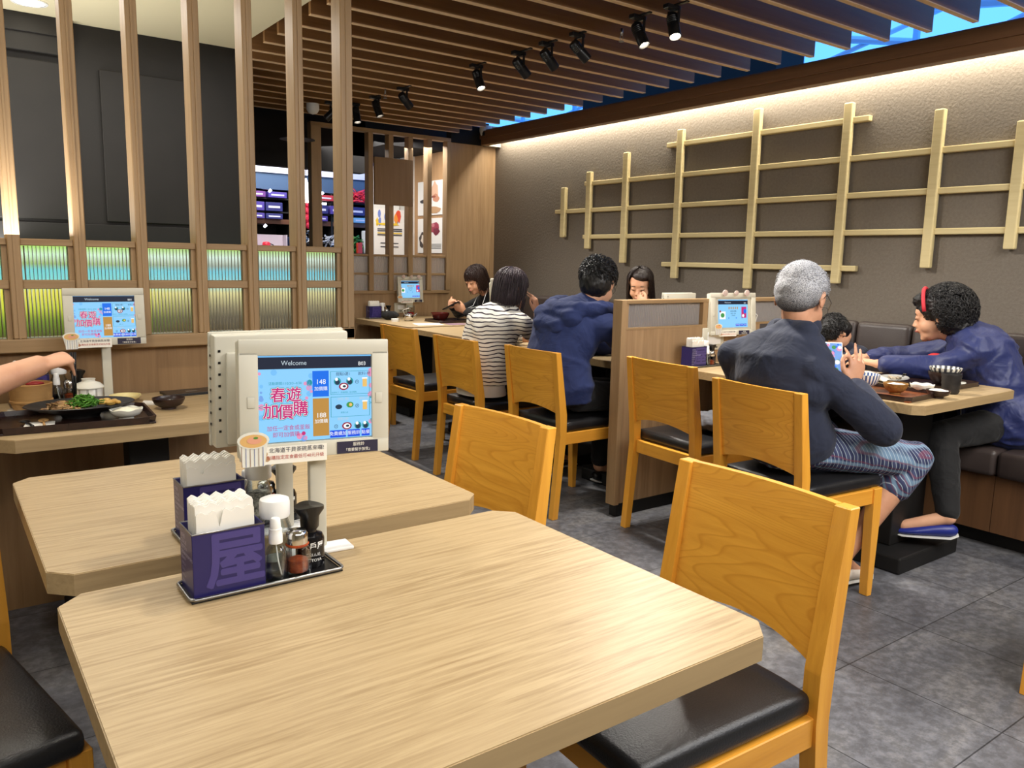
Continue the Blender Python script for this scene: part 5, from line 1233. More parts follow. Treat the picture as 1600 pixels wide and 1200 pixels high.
DGLAZE = noisy('dark_brown_glaze', rgb(58, 40, 36), rgb(40, 28, 26), 40, .3, .1); BGLAZE = noisy('black_stoneware', rgb(44, 42, 42), rgb(30, 28, 28), 40, .45, .2); RLAQ = mat('red_brown_lacquer', rgb(92, 30, 26), .25)
BAMB = wood('bamboo', rgb(190, 148, 92), rgb(150, 110, 62), 'x', 60, .5)
def stickpair(label, p0, p1, r=.0036, m=BLKPL, gap=(0, .008, 0), group=None):
    t = thing('chopsticks', label, 'chopsticks', p0, group=group)
    for k in range(2):
        b = bm_new(); d = Vector(p1) - Vector(p0); g_ = Vector(gap) * k
        tube(b, [g_, g_ * .4 + d], [r, r * .6], 8); obj('stick', b, m, t, smooth='all')
def sheet(name, label, cat, pts, m, z=.7205, th=.001, bend=0.):
    t = bm_new(); n = len(pts); cx = sum(p[0] for p in pts) / n; cy = sum(p[1] for p in pts) / n
    prism(t, [(p[0] - cx, p[1] - cy) for p in pts], 0, th); o = obj(name, t, m, loc=(cx, cy, z)); tag(o, label, cat); return o

# --- on the table against the screen
tray('dark brown tray with a black noodle dish, on the table against the screen', .325, 2.625, .40, .27, -.06)
T0 = .7265
d = thing('oval_dish', 'large black oval dish of noodles and greens on the dark tray', 'dish', (.345, 2.66, T0))
b = bm_new(); lathe(b, [(0, .004), (.05, 0), (.055, .010), (.125, .030), (.150, .040), (.147, .042), (.12, .034), (.05, .014), (0, .012)], seg=44, squash=(1, .72)); obj('dish_body', b, BGLAZE, d, smooth=50)
b = bm_new()
rnd = random.Random(4)
for k in range(60):
    a = rnd.uniform(0, 6.28); q = rnd.uniform(0, .055); p = Vector((-.05 + q * math.cos(a), q * .7 * math.sin(a), .026 + .018 * (1 - q / .055)))
    tube(b, [p + Vector((rnd.uniform(-.02, .02), rnd.uniform(-.02, .02), rnd.uniform(-.003, .006))) for _ in range(4)], rnd.uniform(.0018, .004), 6)
obj('noodles', b, noisy('fried_noodle', rgb(196, 158, 104), rgb(120, 84, 52), 60, .4), d, smooth='all')
b = bm_new()
for k in range(130):
    a = rnd.uniform(0, 6.28); q = rnd.uniform(0, .045); p = Vector((.012 + q * math.cos(a), q * .8 * math.sin(a), .032 + .022 * (1 - q / .045)))
    tube(b, [p, p + Vector((rnd.uniform(-.02, .02), rnd.uniform(-.02, .02), rnd.uniform(0, .016))), p + Vector((rnd.uniform(-.03, .03), rnd.uniform(-.03, .03), rnd.uniform(-.006, .010)))], .0016, 5)
obj('green_onion', b, noisy('green_onion', rgb(104, 160, 50), rgb(60, 120, 34), 80, .4), d, smooth='all')
b = bm_new()
for k in range(16):
    ell(b, (.075 + rnd.uniform(-.025, .025), rnd.uniform(-.03, .03), .034 + rnd.uniform(0, .008)), (rnd.uniform(.010, .018), .009, .006), Matrix.Rotation(rnd.uniform(0, 3), 4, 'Z'), u=10, v=6)
obj('yellow_vegetables', b, noisy('yellow_pickle', rgb(214, 176, 92), rgb(188, 140, 60), 40, .4), d, smooth='all')
stickpair('black chopsticks held upright in the fist over the noodle dish', (.335, 2.716, .915), (.332, 2.68, .765), .0042, gap=(.010, -.002, 0))
bowl('scalloped_bowl', 'small pale scalloped bowl at the corner of the dark tray', .452, 2.565, T0, .046, .030, CERW, wavy=.002, fill=mat('white_sauce', rgb(236, 232, 208), .4), fillz=.85)
bowl('dark_bowl', 'small dark brown bowl standing alone on the table beside the tray', .603, 2.70, .72, .050, .036, DGLAZE)
c = thing('lidded_cup', 'white lidded tea cup with fine vertical stripes behind the noodle dish', 'cup', (.395, 2.84, .72))
b = bm_new(); lathe(b, [(0, 0), (.026, 0), (.036, .006), (.040, .03), (.041, .062), (.039, .064), (.036, .03), (0, .01)], seg=40)
for f in b.faces:
    if int((math.atan2(f.calc_center_median().y, f.calc_center_median().x) + PI) / (2 * PI) * 40) % 4 == 0: f.material_index = 1
obj('cup_body', b, [CERW, mat('thin_grey_stripe', rgb(170, 166, 152), .3)], c, smooth=50)
b = bm_new(); lathe(b, [(.044, .0645), (.045, .068), (.034, .080), (.020, .085), (.019, .092), (.021, .094), (0, .094)], seg=36); obj('lid', b, CERW, c, smooth=50)
st = thing('bamboo_steamer', 'round light wood rice tub with lid under the reaching forearm', 'steamer', (.235, 2.845, T0 - .0065))
b = bm_new(); lathe(b, [(0, 0), (.058, 0), (.066, .004), (.066, .010), (.056, .012)], seg=36); obj('saucer', b, CERW, st, smooth=40)
b = bm_new(); lathe(b, [(0, .0125), (.050, .0125), (.056, .032), (.060, .034), (.060, .040), (.057, .041), (.060, .090), (.056, .092), (.052, .05), (0, .045)], seg=36); obj('wood_tub', b, BAMB, st, smooth=40)
b = bm_new(); ell(b, (.012, .0, .088), (.026, .02, .008)); obj('red_pickle', b, mat('red_pickle', rgb(150, 30, 34), .4), st, smooth='all')
sheet('spoon_rest_paper', 'white paper slip with spoons on the left of the dark tray', 'paper', [(.185, 2.555), (.262, 2.548), (.272, 2.62), (.20, 2.635)], PAPER, z=.7268, th=.0008)
for nm, lab, m_, x, y, a in (('black_spoon', 'black soup spoon lying on the paper slip of the dark tray', BLKPL, .206, 2.568, 1.75), ('wooden_spoon', 'small wooden spoon lying on the paper slip of the dark tray', BAMB, .238, 2.562, 1.5)):
    b = bm_new(); ell(b, (.052, 0, .006), (.019, .014, .0045), u=14, v=8); tube(b, [(.035, 0, .005), (.01, 0, .005), (-.02, 0, .0035)], [.0035, .003, .004], 8)
    o = obj(nm, b, m_, loc=(x, y, .7279), rotz=a, smooth='all'); tag(o, lab, 'spoon')
pl = bowl('yellow_dish', 'pale yellow oval dish behind the black oval dish', .512, 2.905, .72, .050, .022, mat('pale_yellow_glaze', rgb(226, 210, 150), .35))
pl2 = bowl('ladle_dish', 'pale yellow small dish between the steamer and the cup', .325, 2.83, .72, .034, .024, MATS['pale_yellow_glaze'])
sheet('folded_tissue', 'crumpled white paper napkin behind the small dark bowl', 'napkin', [(.54, 2.80), (.60, 2.77), (.63, 2.81), (.56, 2.86)], PAPER, th=.005)
f_ = thing('bill_folder', 'black bill folder lying at the back of the table against the screen', 'folder', (.74, 2.965, .72), .06)
b = bm_new(); box(b, (-.095, -.05, 0), (.095, .05, .004), .001); box(b, (-.095, -.05, .0045), (.095, .05, .009), .001); obj('cover', b, BLKPL, f_)
b = bm_new(); box(b, (-.02, -.01, .009), (.02, .01, .0095)); obj('clip', b, STEEL, f_)
sheet('menu_card', 'blue and black menu card at the left end of the table against the screen', 'card', [(.125, 2.66), (.16, 2.655), (.165, 2.74), (.13, 2.745)], mat('blue_print', rgb(60, 96, 160), .5))

# --- on the table of the curly-haired person
tray('dark tray with brown floor nearest the grey-haired person, holding the striped bowl', 3.06, 1.70, .27, .40, .05, inner=noisy('red_brown_tray', rgb(140, 80, 44), rgb(110, 58, 32), 20, .3))
tray('dark tray in front of the curly-haired person, holding the tall dark bowl', 3.50, 1.74, .30, .36, .0)
bowl('striped_bowl', 'white bowl with fine blue stripes, nearest the phone-holding hands', 3.075, 1.755, T0, .058, .062, [CERW, CERB], stripes=True, foot=.35, seg=48)
bowl('woven_bowl', 'brown basket-textured bowl in the middle of the front tray', 3.075, 1.625, T0, .046, .042, CERT, fill=RICE, fillz=.85, rib=.02, ribn=18)
bowl('white_bowl', 'white wavy bowl between the two trays', 3.235, 1.60, .72, .046, .036, CERW, wavy=.002, fill=mat('clear_soup', rgb(214, 206, 190), .3), fillz=.6)
bowl('rice_bowl', 'small dark brown bowl with white contents at the table corner', 3.165, 1.500, .72, .044, .032, DGLAZE, fill=RICE, fillz=.9)
cup = thing('stoneware_cup', 'ribbed black stoneware cup beside the front corner bowl', 'cup', (3.325, 1.53, .72))
b = bm_new(); pr = [(0, 0), (.028, 0)]
for k in range(10): pr += [(.031 + .002 * (k % 2) + k * .0006, .004 + k * .0075)]
pr += [(.037, .082), (.034, .082), (.030, .02), (0, .015)]; lathe(b, pr, seg=32); obj('cup_body', b, BGLAZE, cup, smooth=30)
bowl('deep_bowl', 'tall dark brown bowl topped with a striped white bowl on the back tray', 3.47, 1.625, T0, .066, .062, DGLAZE, foot=.5)
bowl('striped_bowl', 'white bowl with black marks stacked on the tall dark brown bowl', 3.47, 1.625, T0 + .0405, .064, .040, [CERW, mat('black_marks', rgb(70, 72, 80), .3)], stripes=True, foot=.35, seg=36)
pf = thing('fish_plate', 'long grey plate with fish bones behind the black cup', 'plate', (3.42, 1.82, T0), .3)
b = bm_new(); lathe(b, [(0, .004), (.06, .002), (.10, .014), (.097, .017), (.06, .007), (0, .006)], seg=36, squash=(1, .62)); obj('plate_body', b, mat('grey_glaze', rgb(168, 166, 160), .3), pf, smooth=50)
b = bm_new()
for k in range(14): ell(b, (rnd.uniform(-.05, .05), rnd.uniform(-.025, .025), .012), (.012, .007, .006), Matrix.Rotation(rnd.uniform(0, 3), 4, 'Z'), u=8, v=6)
obj('fish_scraps', b, noisy('fish_scraps', rgb(206, 190, 160), rgb(96, 84, 74), 60, .5), pf, smooth='all')
stickpair('dark chopsticks resting slanted across the grey fish plate', (3.33, 1.72, .775), (3.46, 1.80, .745), .0038)
bowl('red_bowl', 'red-brown lacquer bowl behind the raised hands', 3.24, 2.08, .72, .056, .050, RLAQ, foot=.5)
bowl('small_plate', 'small white plate under the curly-haired hand', 3.52, 2.00, .72, .050, .016, CERW, fill=RICE, fillz=.8)
b = bm_new(); n = 10; g = [[b.verts.new((-.06 + .12 * i / n, -.045 + .09 * j / n, .012 + .018 * abs(math.sin(i * .7 + 1)) + .03 * (i < 2) * (1 - i / 2) + .004 * j / n)) for j in range(n + 1)] for i in range(n + 1)]
for i in range(n):
    for j in range(n): b.faces.new((g[i][j], g[i + 1][j], g[i + 1][j + 1], g[i][j + 1]))
bmesh.ops.solidify(b, geom=b.faces[:], thickness=.0012)
wr_ = obj('paper_wrapper', b, [PAPER], loc=(3.19, 1.79, .732), rotz=-.5, smooth='all'); tag(wr_, 'crumpled white paper wrapper with blue edge lying over the bowls', 'paper wrapper')
b = bm_new(); box(b, (-.05, -.006, .0), (.05, .006, .003)); o = obj('blue_packet', b, mat('blue_packet', rgb(40, 80, 190), .4), loc=(3.20, 1.86, .772), rot=(0, .2, -.4)); tag(o, 'narrow blue chopstick packet on the crumpled wrapper', 'packet')
for ob_ in ('wet_tissue',):
    b = bm_new(); box(b, (-.03, -.02, 0), (.03, .02, .012), .004); o = obj(ob_, b, CERW, loc=(3.565, 1.60, T0), rotz=.4, smooth=40); tag(o, 'rolled white wet towel at the right of the back tray', 'towel')
# phone of the grey-haired person
def phone(label, loc, rot, art=True):
    t = thing('smartphone', label, 'phone', loc, rot=rot)
    b = bm_new(); box(b, (-.037, -.0045, -.076), (.037, .0045, .076), .004, seg=3); obj('case', b, WHITE if art else BLKPL, t, smooth=40)
    b = bm_new(); rect(b, -.033, -.071, .033, .071, 0, 0); R = random.Random(3)
    if art:
        for k in range(26): disc(b, R.uniform(-.028, .028), R.uniform(-.066, .066), R.uniform(.003, .010), .0003 + .00002 * k, 1 + k % 4, 9)
    for v in b.verts: v.co = Matrix.Rotation(PI / 2, 4, 'X') @ v.co
    obj('display', b, [SCR['lilac'] if art else BLKPL, SCR['green'], SCR['pink'], SCR['blue'], SCR['white']], t, loc=(0, -.0052, 0)); return t
phone('white smartphone with a colourful screen held by the grey-haired person', (2.765, 1.715, .865), (-.50, 0, -.85))
phone('black smartphone held by the person in the black top', (3.36, 5.42, .850), (1.1, 0, .6), False)
# jacket on the empty chair
b = bm_new()
for k in range(16): ell(b, (rnd.uniform(-.08, .08), rnd.uniform(-.11, .08), rnd.uniform(.015, .06)), (rnd.uniform(.04, .08), rnd.uniform(.04, .08), rnd.uniform(.012, .03)), Matrix.Rotation(rnd.uniform(-.4, .4), 4, 'X'))
me = remesh(b, .007, 2, folds(.008, 16.))
for v in me.vertices: v.co.z = max(v.co.z, .0)
o = smooth_obj('folded_jacket', me, GREYC, None); o.location = (2.83, 2.30, .478); tag(o, 'grey folded jacket lying on the empty chair beside the partition', 'jacket')

# --- on the far wall table
tray('dark tray on the far wall table before the person in black', 3.33, 5.42, .30, .26, 0)
bowl('deep_bowl', 'dark red-brown square-rimmed bowl in front of the person in black', 3.30, 5.50, T0, .075, .062, RLAQ, foot=.5)
k_t = thing('metal_pot', 'small shiny metal teapot on the far wall table', 'teapot', (3.08, 5.62, .72))
b = bm_new(); lathe(b, [(0, 0), (.03, 0), (.045, .02), (.042, .045), (.02, .058), (0, .06)], seg=28); tube(b, [(.04, 0, .03), (.065, 0, .045), (.075, 0, .062)], [.009, .007, .006], 8); obj('pot_body', b, CHROME, k_t, smooth=50)
b = bm_new(); tube(b, [(-.035, 0, .05), (-.05, 0, .085), (0, 0, .10), (.03, 0, .085)], .004, 6); obj('pot_handle', b, CHROME, k_t, smooth='all')
gl = thing('red_drink_glass', 'clear tumbler of red drink on the far wall table', 'glass', (3.20, 5.80, .72))
b = bm_new(); lathe(b, [(0, 0), (.028, 0), (.033, .11), (.031, .11), (.026, .006), (0, .006)], seg=24); obj('glass_body', b, GLASS, gl, smooth=50)
b = bm_new(); lathe(b, [(0, .007), (.025, .007), (.028, .055), (0, .055)], seg=20); obj('drink', b, mat('red_drink', rgb(160, 30, 28), .2), gl, smooth=50)
b = bm_new(); 
for k in range(6): ell(b, (rnd.uniform(-.03, .03), rnd.uniform(-.03, .03), .035), (.05, .04, .034))
me = remesh(b, .008, 2, folds(.008, 14.))
for v in me.vertices: v.co.z = max(v.co.z, .0)
o = smooth_obj('black_pouch', me, BLACKC, None); o.location = (3.0, 5.78, .72); tag(o, 'black cloth pouch on the far wall table beside the napkin tin', 'pouch')
sheet('leaflet', 'white leaflet lying at the front of the far wall table', 'leaflet', [(2.93, 5.20), (3.14, 5.16), (3.18, 5.33), (2.98, 5.38)], PAPER)
sheet('leaflet', 'purple printed leaflet next to the white one on the far wall table', 'leaflet', [(3.17, 5.14), (3.33, 5.12), (3.36, 5.24), (3.21, 5.28)], mat('mauve_print', rgb(150, 120, 140), .5))
sc_ = thing('paper_saucer', 'small white cup lid by the pouch on the far wall table', 'saucer', (2.95, 5.60, .72)); b = bm_new(); lathe(b, [(0, 0), (.03, 0), (.032, .022), (.03, .022), (0, .004)], seg=20); obj('saucer_body', b, WHITE, sc_, smooth=40)
sheet('bill_slip', 'dark menu folder beside the tray of condiments on the partition table', 'folder', [(3.22, 2.50), (3.36, 2.48), (3.37, 2.56), (3.23, 2.58)], BLKPL, th=.006)

# ------------------------------------------------------------------ ceiling fittings
def track_spot(x, y, z, aim, lit, label):
    t = thing('track_spotlight', label, 'spotlight', (x, y, 2.28), group='black spotlights along the slat ceiling')
    b = bm_new(); box(b, (-.045, -.016, -.018), (.03, .016, -.0005), .002)
    ys_ = 1.793 + .2003 * round((y - 1.793) / .2003) - y; box(b, (-.012, min(0, ys_) - .01, -.006), (.004, max(0, ys_) + .01, -.0002)); obj('adapter', b, BLKPL, t)
    b = bm_new(); box(b, (.0, -.030, -.07), (.012, -.026, -.018)); box(b, (.0, .026, -.07), (.012, .030, -.018)); box(b, (.0, -.030, -.022), (.012, .030, -.018)); obj('yoke', b, BLKPL, t)
    d = (Vector(aim) - Vector((x, y, 2.2))).normalized(); q = d.to_track_quat('-Z', 'Y').to_euler()
    b = bm_new(); lathe(b, [(0, .045), (.020, .045), (.024, .040), (.0255, -.045), (.0255, -.062), (.0235, -.062), (.022, -.040), (0, -.040)], seg=24)
    for k in range(4): lathe(b, [(.0258, .028 - k * .008), (.0268, .026 - k * .008), (.0258, .024 - k * .008)], seg=20, cap=False)
    hd_ = obj('lamp_head', b, BLKPL, t, loc=(.006, 0, -.072), rot=q, smooth=40)
    b = bm_new(); lathe(b, [(0, -.0415), (.0215, -.0415), (.0215, -.0425), (0, -.0425)], seg=20)
    lm = mat('lit_lamp_lens', rgb(255, 240, 214), .3, emit=30.) if lit else mat('dark_lens', rgb(40, 40, 42), .1)
    obj('lens', b, lm, hd_); return t
TS = [(2.52, 5.37, (2.6, 5.0, .7), 1, 'leftmost lit black spotlight of the far pair'), (2.52, 5.05, (2.9, 4.6, .7), 1, 'lit black spotlight, right one of the far pair'), (2.53, 4.68, (4.2, 5.2, .9), 0, 'unlit black spotlight between the far pair and the single lit one'),
      (2.55, 3.87, (2.7, 3.2, .7), 1, 'single lit black spotlight in the middle of the ceiling'), (2.56, 3.49, (4.2, 3.6, .9), 0, 'left black spotlight of the unlit three'), (2.56, 3.26, (4.2, 3.4, .9), 0, 'middle black spotlight of the unlit three'),
      (2.57, 3.04, (4.2, 2.8, .9), 0, 'right black spotlight of the unlit three'), (2.59, 2.66, (2.8, 1.9, .7), 1, 'lit black spotlight, left one of the near pair'), (2.60, 2.47, (2.4, 1.9, .7), 1, 'lit black spotlight nearest the camera'), (2.37, 5.44, (1.2, 6.0, .9), 0, 'unlit black spotlight half hidden by the end post of the slatted screen')]
for (x, y, aim, lit, lab) in TS: track_spot(x, y, 2.2, aim, lit, lab)
sd = thing('dome_camera', 'white dome security camera in the far corner by the beam', 'camera', (4.03, 5.97, 2.36))
b = bm_new(); lathe(b, [(0, 0), (.05, 0), (.055, -.02), (.055, -.04), (.045, -.085), (.025, -.105), (0, -.108)], seg=28); obj('housing', b, WHITE, sd, smooth=50)
b = bm_new(); ell(b, (-.028, -.034, -.070), (.026, .026, .026)); obj('lens', b, BLKPL, sd, smooth='all')
b = bm_new(); box(b, (-.02, -.02, .0), (.02, .02, .02)); obj('bracket', b, BLKPL, sd)
wl = thing('wall_camera', 'white round fitting hanging under the slats behind the screen', 'sensor', (2.30, 5.60, 2.28))
b = bm_new(); lathe(b, [(0, -.0), (.045, -.0), (.045, -.04), (.03, -.065), (0, -.075)], seg=24); obj('housing', b, WHITE, wl, smooth=50)
for (x, y, lab) in ((2.67, 2.85, 'small metal sprinkler below the slats near the two lit spotlights'), (2.46, 4.80, 'small metal sprinkler below the slats beside the far pair of spotlights')):
    t = thing('sprinkler', lab, 'sprinkler', (x, y, 2.28)); b = bm_new(); tube(b, [(0, 0, 0), (0, 0, -.03)], .006, 8); tube(b, [(-.008, 0, -.03), (-.009, 0, -.045), (0, 0, -.055), (.009, 0, -.045), (.008, 0, -.03)], .0016, 6); obj('nozzle', b, STEEL, t, smooth='all')
    b = bm_new(); lathe(b, [(0, -.055), (.013, -.056), (.013, -.058), (0, -.058)], seg=16); obj('deflector', b, STEEL, t)
dl = thing('recessed_downlight', 'round recessed downlight in the cream ceiling, top left', 'downlight', (.47, 4.42, 2.33))
b = bm_new(); lathe(b, [(.062, -.004), (.075, -.003), (.075, 0), (.06, 0)], seg=32, cap=False); obj('trim_ring', b, WHITE, dl, smooth=50)
b = bm_new(); lathe(b, [(0, -.001), (.061, -.001), (.061, -.002), (0, -.002)], seg=32); obj('lens', b, mat('downlight_glow', rgb(255, 246, 224), .3, emit=14.), dl)

# ------------------------------------------------------------------ beyond the far lattice: posters, shop
def poster(label, loc, w_, h_, rz, seed, kind):
    t = thing('poster', label, 'poster', loc, rz)
    b = bm_new(); box(b, (-w_ / 2, 0, -h_ / 2), (w_ / 2, .008, h_ / 2), .001); obj('board', b, mat('poster_white', rgb(238, 234, 228), .5), t)
    b = bm_new(); R = random.Random(seed)
    pal = {'promo': [(236, 200, 60), (120, 140, 210), (226, 80, 50), (240, 150, 60), (200, 200, 230), (60, 60, 70)], 'leg': [(222, 180, 150), (200, 140, 110), (60, 56, 60), (190, 150, 110), (150, 80, 60), (90, 90, 90)], 'meat': [(160, 60, 80), (200, 120, 130), (70, 60, 56), (230, 215, 200), (120, 40, 60), (90, 90, 90)]}[kind]
    ms = [mat('poster_%s_%d' % (kind, i), rgb(*c), .5) for i, c in enumerate(pal)]
    def blob(x, z, rx, rz_, mi, n=11, y=-.001):
        f = b.faces.new([b.verts.new((x * w_ + rx * w_ * math.cos(2 * PI * k / n) * (1 + .25 * R.uniform(-1, 1)), y, z * h_ + rz_ * h_ * math.sin(2 * PI * k / n) * (1 + .25 * R.uniform(-1, 1)))) for k in range(n)]); f.material_index = mi
    if kind == 'promo':
        for k in range(9): blob(R.uniform(-.4, .3), R.uniform(.2, .45), .05, .09, R.choice([1, 4, 0]), y=-.001 - .0002 * k)
        blob(.30, .36, .10, .14, 2, y=-.004); blob(.22, .3, .06, .1, 3, y=-.0045); blob(-.05, .18, .38, .03, 0, y=-.005)
        for z in (.06, .02, -.03, -.07): rect_(b, -.4 * w_, z * h_, .42 * w_, (z + .022) * h_, -.0052, 5 if z != -.03 else 0)
        for z in (-.25, -.33): rect_(b, -.3 * w_, z * h_, .3 * w_, (z + .02) * h_, -.0052, 5)
    elif kind == 'leg':
        blob(.16, .2, .13, .26, 0, y=-.001); blob(.2, -.02, .12, .12, 1, y=-.0015); blob(.12, .03, .08, .03, 4, y=-.002); blob(-.28, -.08, .12, .05, 2, y=-.002); blob(.12, -.36, .3, .09, 3, y=-.0025)
    else:
        blob(.15, .22, .16, .15, 0, y=-.001); blob(.22, .12, .12, .1, 4, y=-.0015); blob(.1, .3, .07, .05, 1, y=-.002); blob(-.3, -.12, .15, .2, 2, y=-.0015); blob(-.26, -.1, .1, .14, 3, y=-.002)
        for z in (-.25, -.29, -.33, -.37): rect_(b, -.0 * w_, z * h_, .4 * w_, (z + .014) * h_, -.002, 5)
    obj('printed_picture', b, ms, t)
def rect_(b, x0, z0, x1, z1, y, mi):
    f = b.faces.new([b.verts.new(p) for p in ((x0, y, z0), (x1, y, z0), (x1, y, z1), (x0, y, z1))]); f.material_index = mi
poster('upper food poster with a pale joint of meat on the oak wall beyond the lattice', (3.96, 6.79, 1.785), .50, .32, -PI / 2, 3, 'leg')
poster('lower food poster with red meat slices on the oak wall beyond the lattice', (3.96, 6.79, 1.43), .50, .33, -PI / 2, 5, 'meat')
ps = poster('white promotion poster with yellow and orange print standing beyond the lattice', (3.73, 7.2, 1.46), .33, .44, 0, 9, 'promo')
slab('trim_11', (3.35, LY + .5, 2.2), (4.2, 7.9, 2.98), SOOT)
slab('wall_low', (2.7, 6.9, 0), (3.93, 6.95, 1.21), mat('pale_counter_wall', rgb(206, 200, 188), .6))
slab('wall_entrance_back', (3.64, 7.36, 0), (3.93, 7.40, 2.1), mat('bright_white_wall', rgb(240, 238, 232), .6))
b = bm_new(); box(b, (-.16, -.02, -.72), (-.14, .0, .5)); box(b, (.14, -.02, -.72), (.16, .0, .5)); box(b, (-.2, -.12, -.74), (.2, .12, -.72))
o = obj('poster_stand', b, STEEL, loc=(3.73, 7.24, .74)); tag(o, 'thin metal stand behind the white promotion poster', 'stand')

SY2 = 8.55
slab('trim_8', (2.0, SY2 - .02, 2.075), (4.6, SY2 + .6, 2.17), mat('white_soffit', rgb(214, 212, 226), .6))
slab('trim_9', (2.0, SY2, 1.905), (4.6, SY2 + .6, 2.075), mat('slate_blue_fascia', rgb(62, 84, 112), .6))
slab('trim_10', (2.3, SY2 - .03, 0), (2.72, SY2 + .5, 1.905), noisy('blue_grey_mesh_panel', rgb(76, 108, 140), rgb(50, 70, 98), 60, .6))
sh_ = thing('shop_shelving', 'long dark shop shelves stocked with purple boxes beyond the screen', 'shelf', (3.5, SY2 + .15, 0))
for z, m_ in ((1.545, wood('shelf_wood', rgb(120, 76, 52), rgb(84, 50, 34), 'x', 30, .5)), (1.66, BLACKW), (1.235, BLACKW), (1.80, BLACKW), (.8, BLACKW)):
    b = bm_new(); box(b, (-.78, -.15, z), (1.05, .25, z + (.05 if z == 1.545 else .015))); obj('shelf_board', b, m_, sh_)
b = bm_new(); box(b, (-.78, .25, 0), (1.05, .28, 1.9)); obj('back_panel', b, noisy('dark_ribbed_back', rgb(40, 32, 34), rgb(28, 24, 28), 8, .6), sh_)
for x in (-.78, -.28, .2, .7, 1.03):
    b = bm_new(); box(b, (x, -.16, 0), (x + .02, .25, 1.9)); obj('upright', b, BLACKW, sh_)
ORD = lambda x: ['first from the left', 'second from the left', 'third from the left', 'fourth from the left', 'fifth from the left', 'rightmost'][sum(x > q for q in (2.95, 3.2, 3.48, 3.7, 3.93))]
rb = random.Random(12); cols = [('violet_carton', (74, 58, 140)), ('navy_carton', (44, 44, 104)), ('red_carton', (180, 50, 60)), ('orange_carton', (216, 110, 50)), ('sky_carton', (120, 170, 206)), ('plum_carton', (110, 60, 130))]
cm = [mat(a, rgb(*c), .5) for a, c in cols]
def carton(x, z, w_, h_, mi, lab, y=SY2 + .02):
    t = thing('carton', lab, 'box', (x, y, z), group='cartons on the shop shelves')
    b = bm_new(); box(b, (-w_ / 2, -.08, 0), (w_ / 2, .08, h_), .003); obj('carton_body', b, cm[mi], t)
    b = bm_new(); box(b, (-w_ * .35, -.0815, h_ * .35), (w_ * .35, -.0803, h_ * .6)); obj('carton_print', b, mat('carton_label_white', rgb(210, 206, 220), .5), t)
for x, w_, mi in ((2.84, .19, 0), (3.04, .18, 1), (3.37, .17, 1), (3.56, .16, 0), (3.84, .18, 4), (4.03, .16, 4)): carton(x, 1.595, w_, .055, mi, 'flat %s carton, %s of the lower shop shelf row' % (cols[mi][0].split('_')[0], ORD(x)))
for x, w_, mi in ((2.84, .19, 0), (3.04, .18, 1), (3.37, .17, 3), (3.56, .17, 1), (3.76, .17, 0), (4.0, .18, 1)): carton(x, 1.676, w_, .09, mi, '%s carton, %s of the middle shop shelf row' % (cols[mi][0].split('_')[0], ORD(x)))
for x, w_, mi in ((2.85, .2, 5), (3.08, .2, 0), (3.4, .2, 5), (3.62, .18, 2), (3.85, .2, 2), (4.06, .17, 2)): carton(x, 1.816, w_, .06, mi, '%s carton, %s of the top shop shelf row' % (cols[mi][0].split('_')[0], ORD(x)))
kt = thing('red_kettle', 'red kettle in a white display box on the shop shelf', 'kettle', (2.95, SY2 - .04, 1.25))
b = bm_new(); lathe(b, [(0, 0), (.045, 0), (.048, .02), (.040, .09), (.030, .10), (0, .105)], seg=24); obj('kettle_body', b, mat('red_enamel', rgb(206, 40, 56), .3), kt, smooth=50)
b = bm_new(); tube(b, [(.04, 0, .085), (.075, 0, .07), (.075, 0, .03), (.045, 0, .02)], .006, 6); obj('kettle_handle', b, BLKPL, kt, smooth='all')
b = bm_new(); box(b, (-.16, .06, 0), (.17, .08, .18)); box(b, (-.16, -.05, .0), (-.15, .06, .18)); box(b, (.16, -.05, .0), (.17, .06, .18)); o = obj('display_box', b, mat('pale_pink_box', rgb(214, 198, 206), .5), loc=(3.0, SY2 - .02, 1.25)); tag(o, 'open pale display box holding the red kettle on the shop shelf', 'box')
b = bm_new(); box(b, (-.08, -.03, 0), (.08, .06, .16), .005); o = obj('grey_blue_box', b, mat('grey_blue_card', rgb(70, 80, 112), .5), loc=(3.28, SY2 - .02, 1.25)); tag(o, 'grey-blue box beside the red kettle on the shop shelf', 'box')
b = bm_new(); box(b, (-.03, -.03, 0), (.03, .03, .19), .004); o = obj('red_tin', b, mat('red_tin_paint', rgb(190, 50, 70), .5), loc=(2.80, SY2 - .04, 1.25)); tag(o, 'slim red and white tin at the left of the kettle display', 'tin')
def goods(lab, name, x, z, m_, n, spread, seed, cat):
    R = random.Random(seed); b = bm_new()
    for k in range(n):
        p = Vector((R.uniform(-1, 1) * spread[0], R.uniform(-.04, .04), R.uniform(0, 1) * spread[1])); tube(b, [p, p + Vector((R.uniform(-.06, .06), R.uniform(-.03, .03), R.uniform(-.05, .05))), p + Vector((R.uniform(-.08, .08), 0, R.uniform(-.06, .06)))], R.uniform(.004, .014), 6)
    mn = min(v.co.z for v in b.verts)
    for v in b.verts: v.co.z -= mn
    o = obj(name, b, m_, loc=(x, SY2 - .04, z), smooth='all'); tag(o, lab, cat); return o
goods('tangled silver and black rack of utensils on the shop shelf', 'utensil_rack', 3.45, 1.25, STEEL, 26, (.12, .16), 3, 'rack')
goods('second tangle of metal utensils right of the thin post', 'utensil_rack', 3.68, 1.25, mat('pale_grey_goods', rgb(170, 172, 180), .4), 22, (.08, .14), 5, 'rack')
goods('leafy green plant beyond the end post', 'leafy_plant', 3.98, 1.25, noisy('leaf_green', rgb(70, 140, 60), rgb(40, 96, 40), 30, .5), 40, (.06, .13), 7, 'plant')
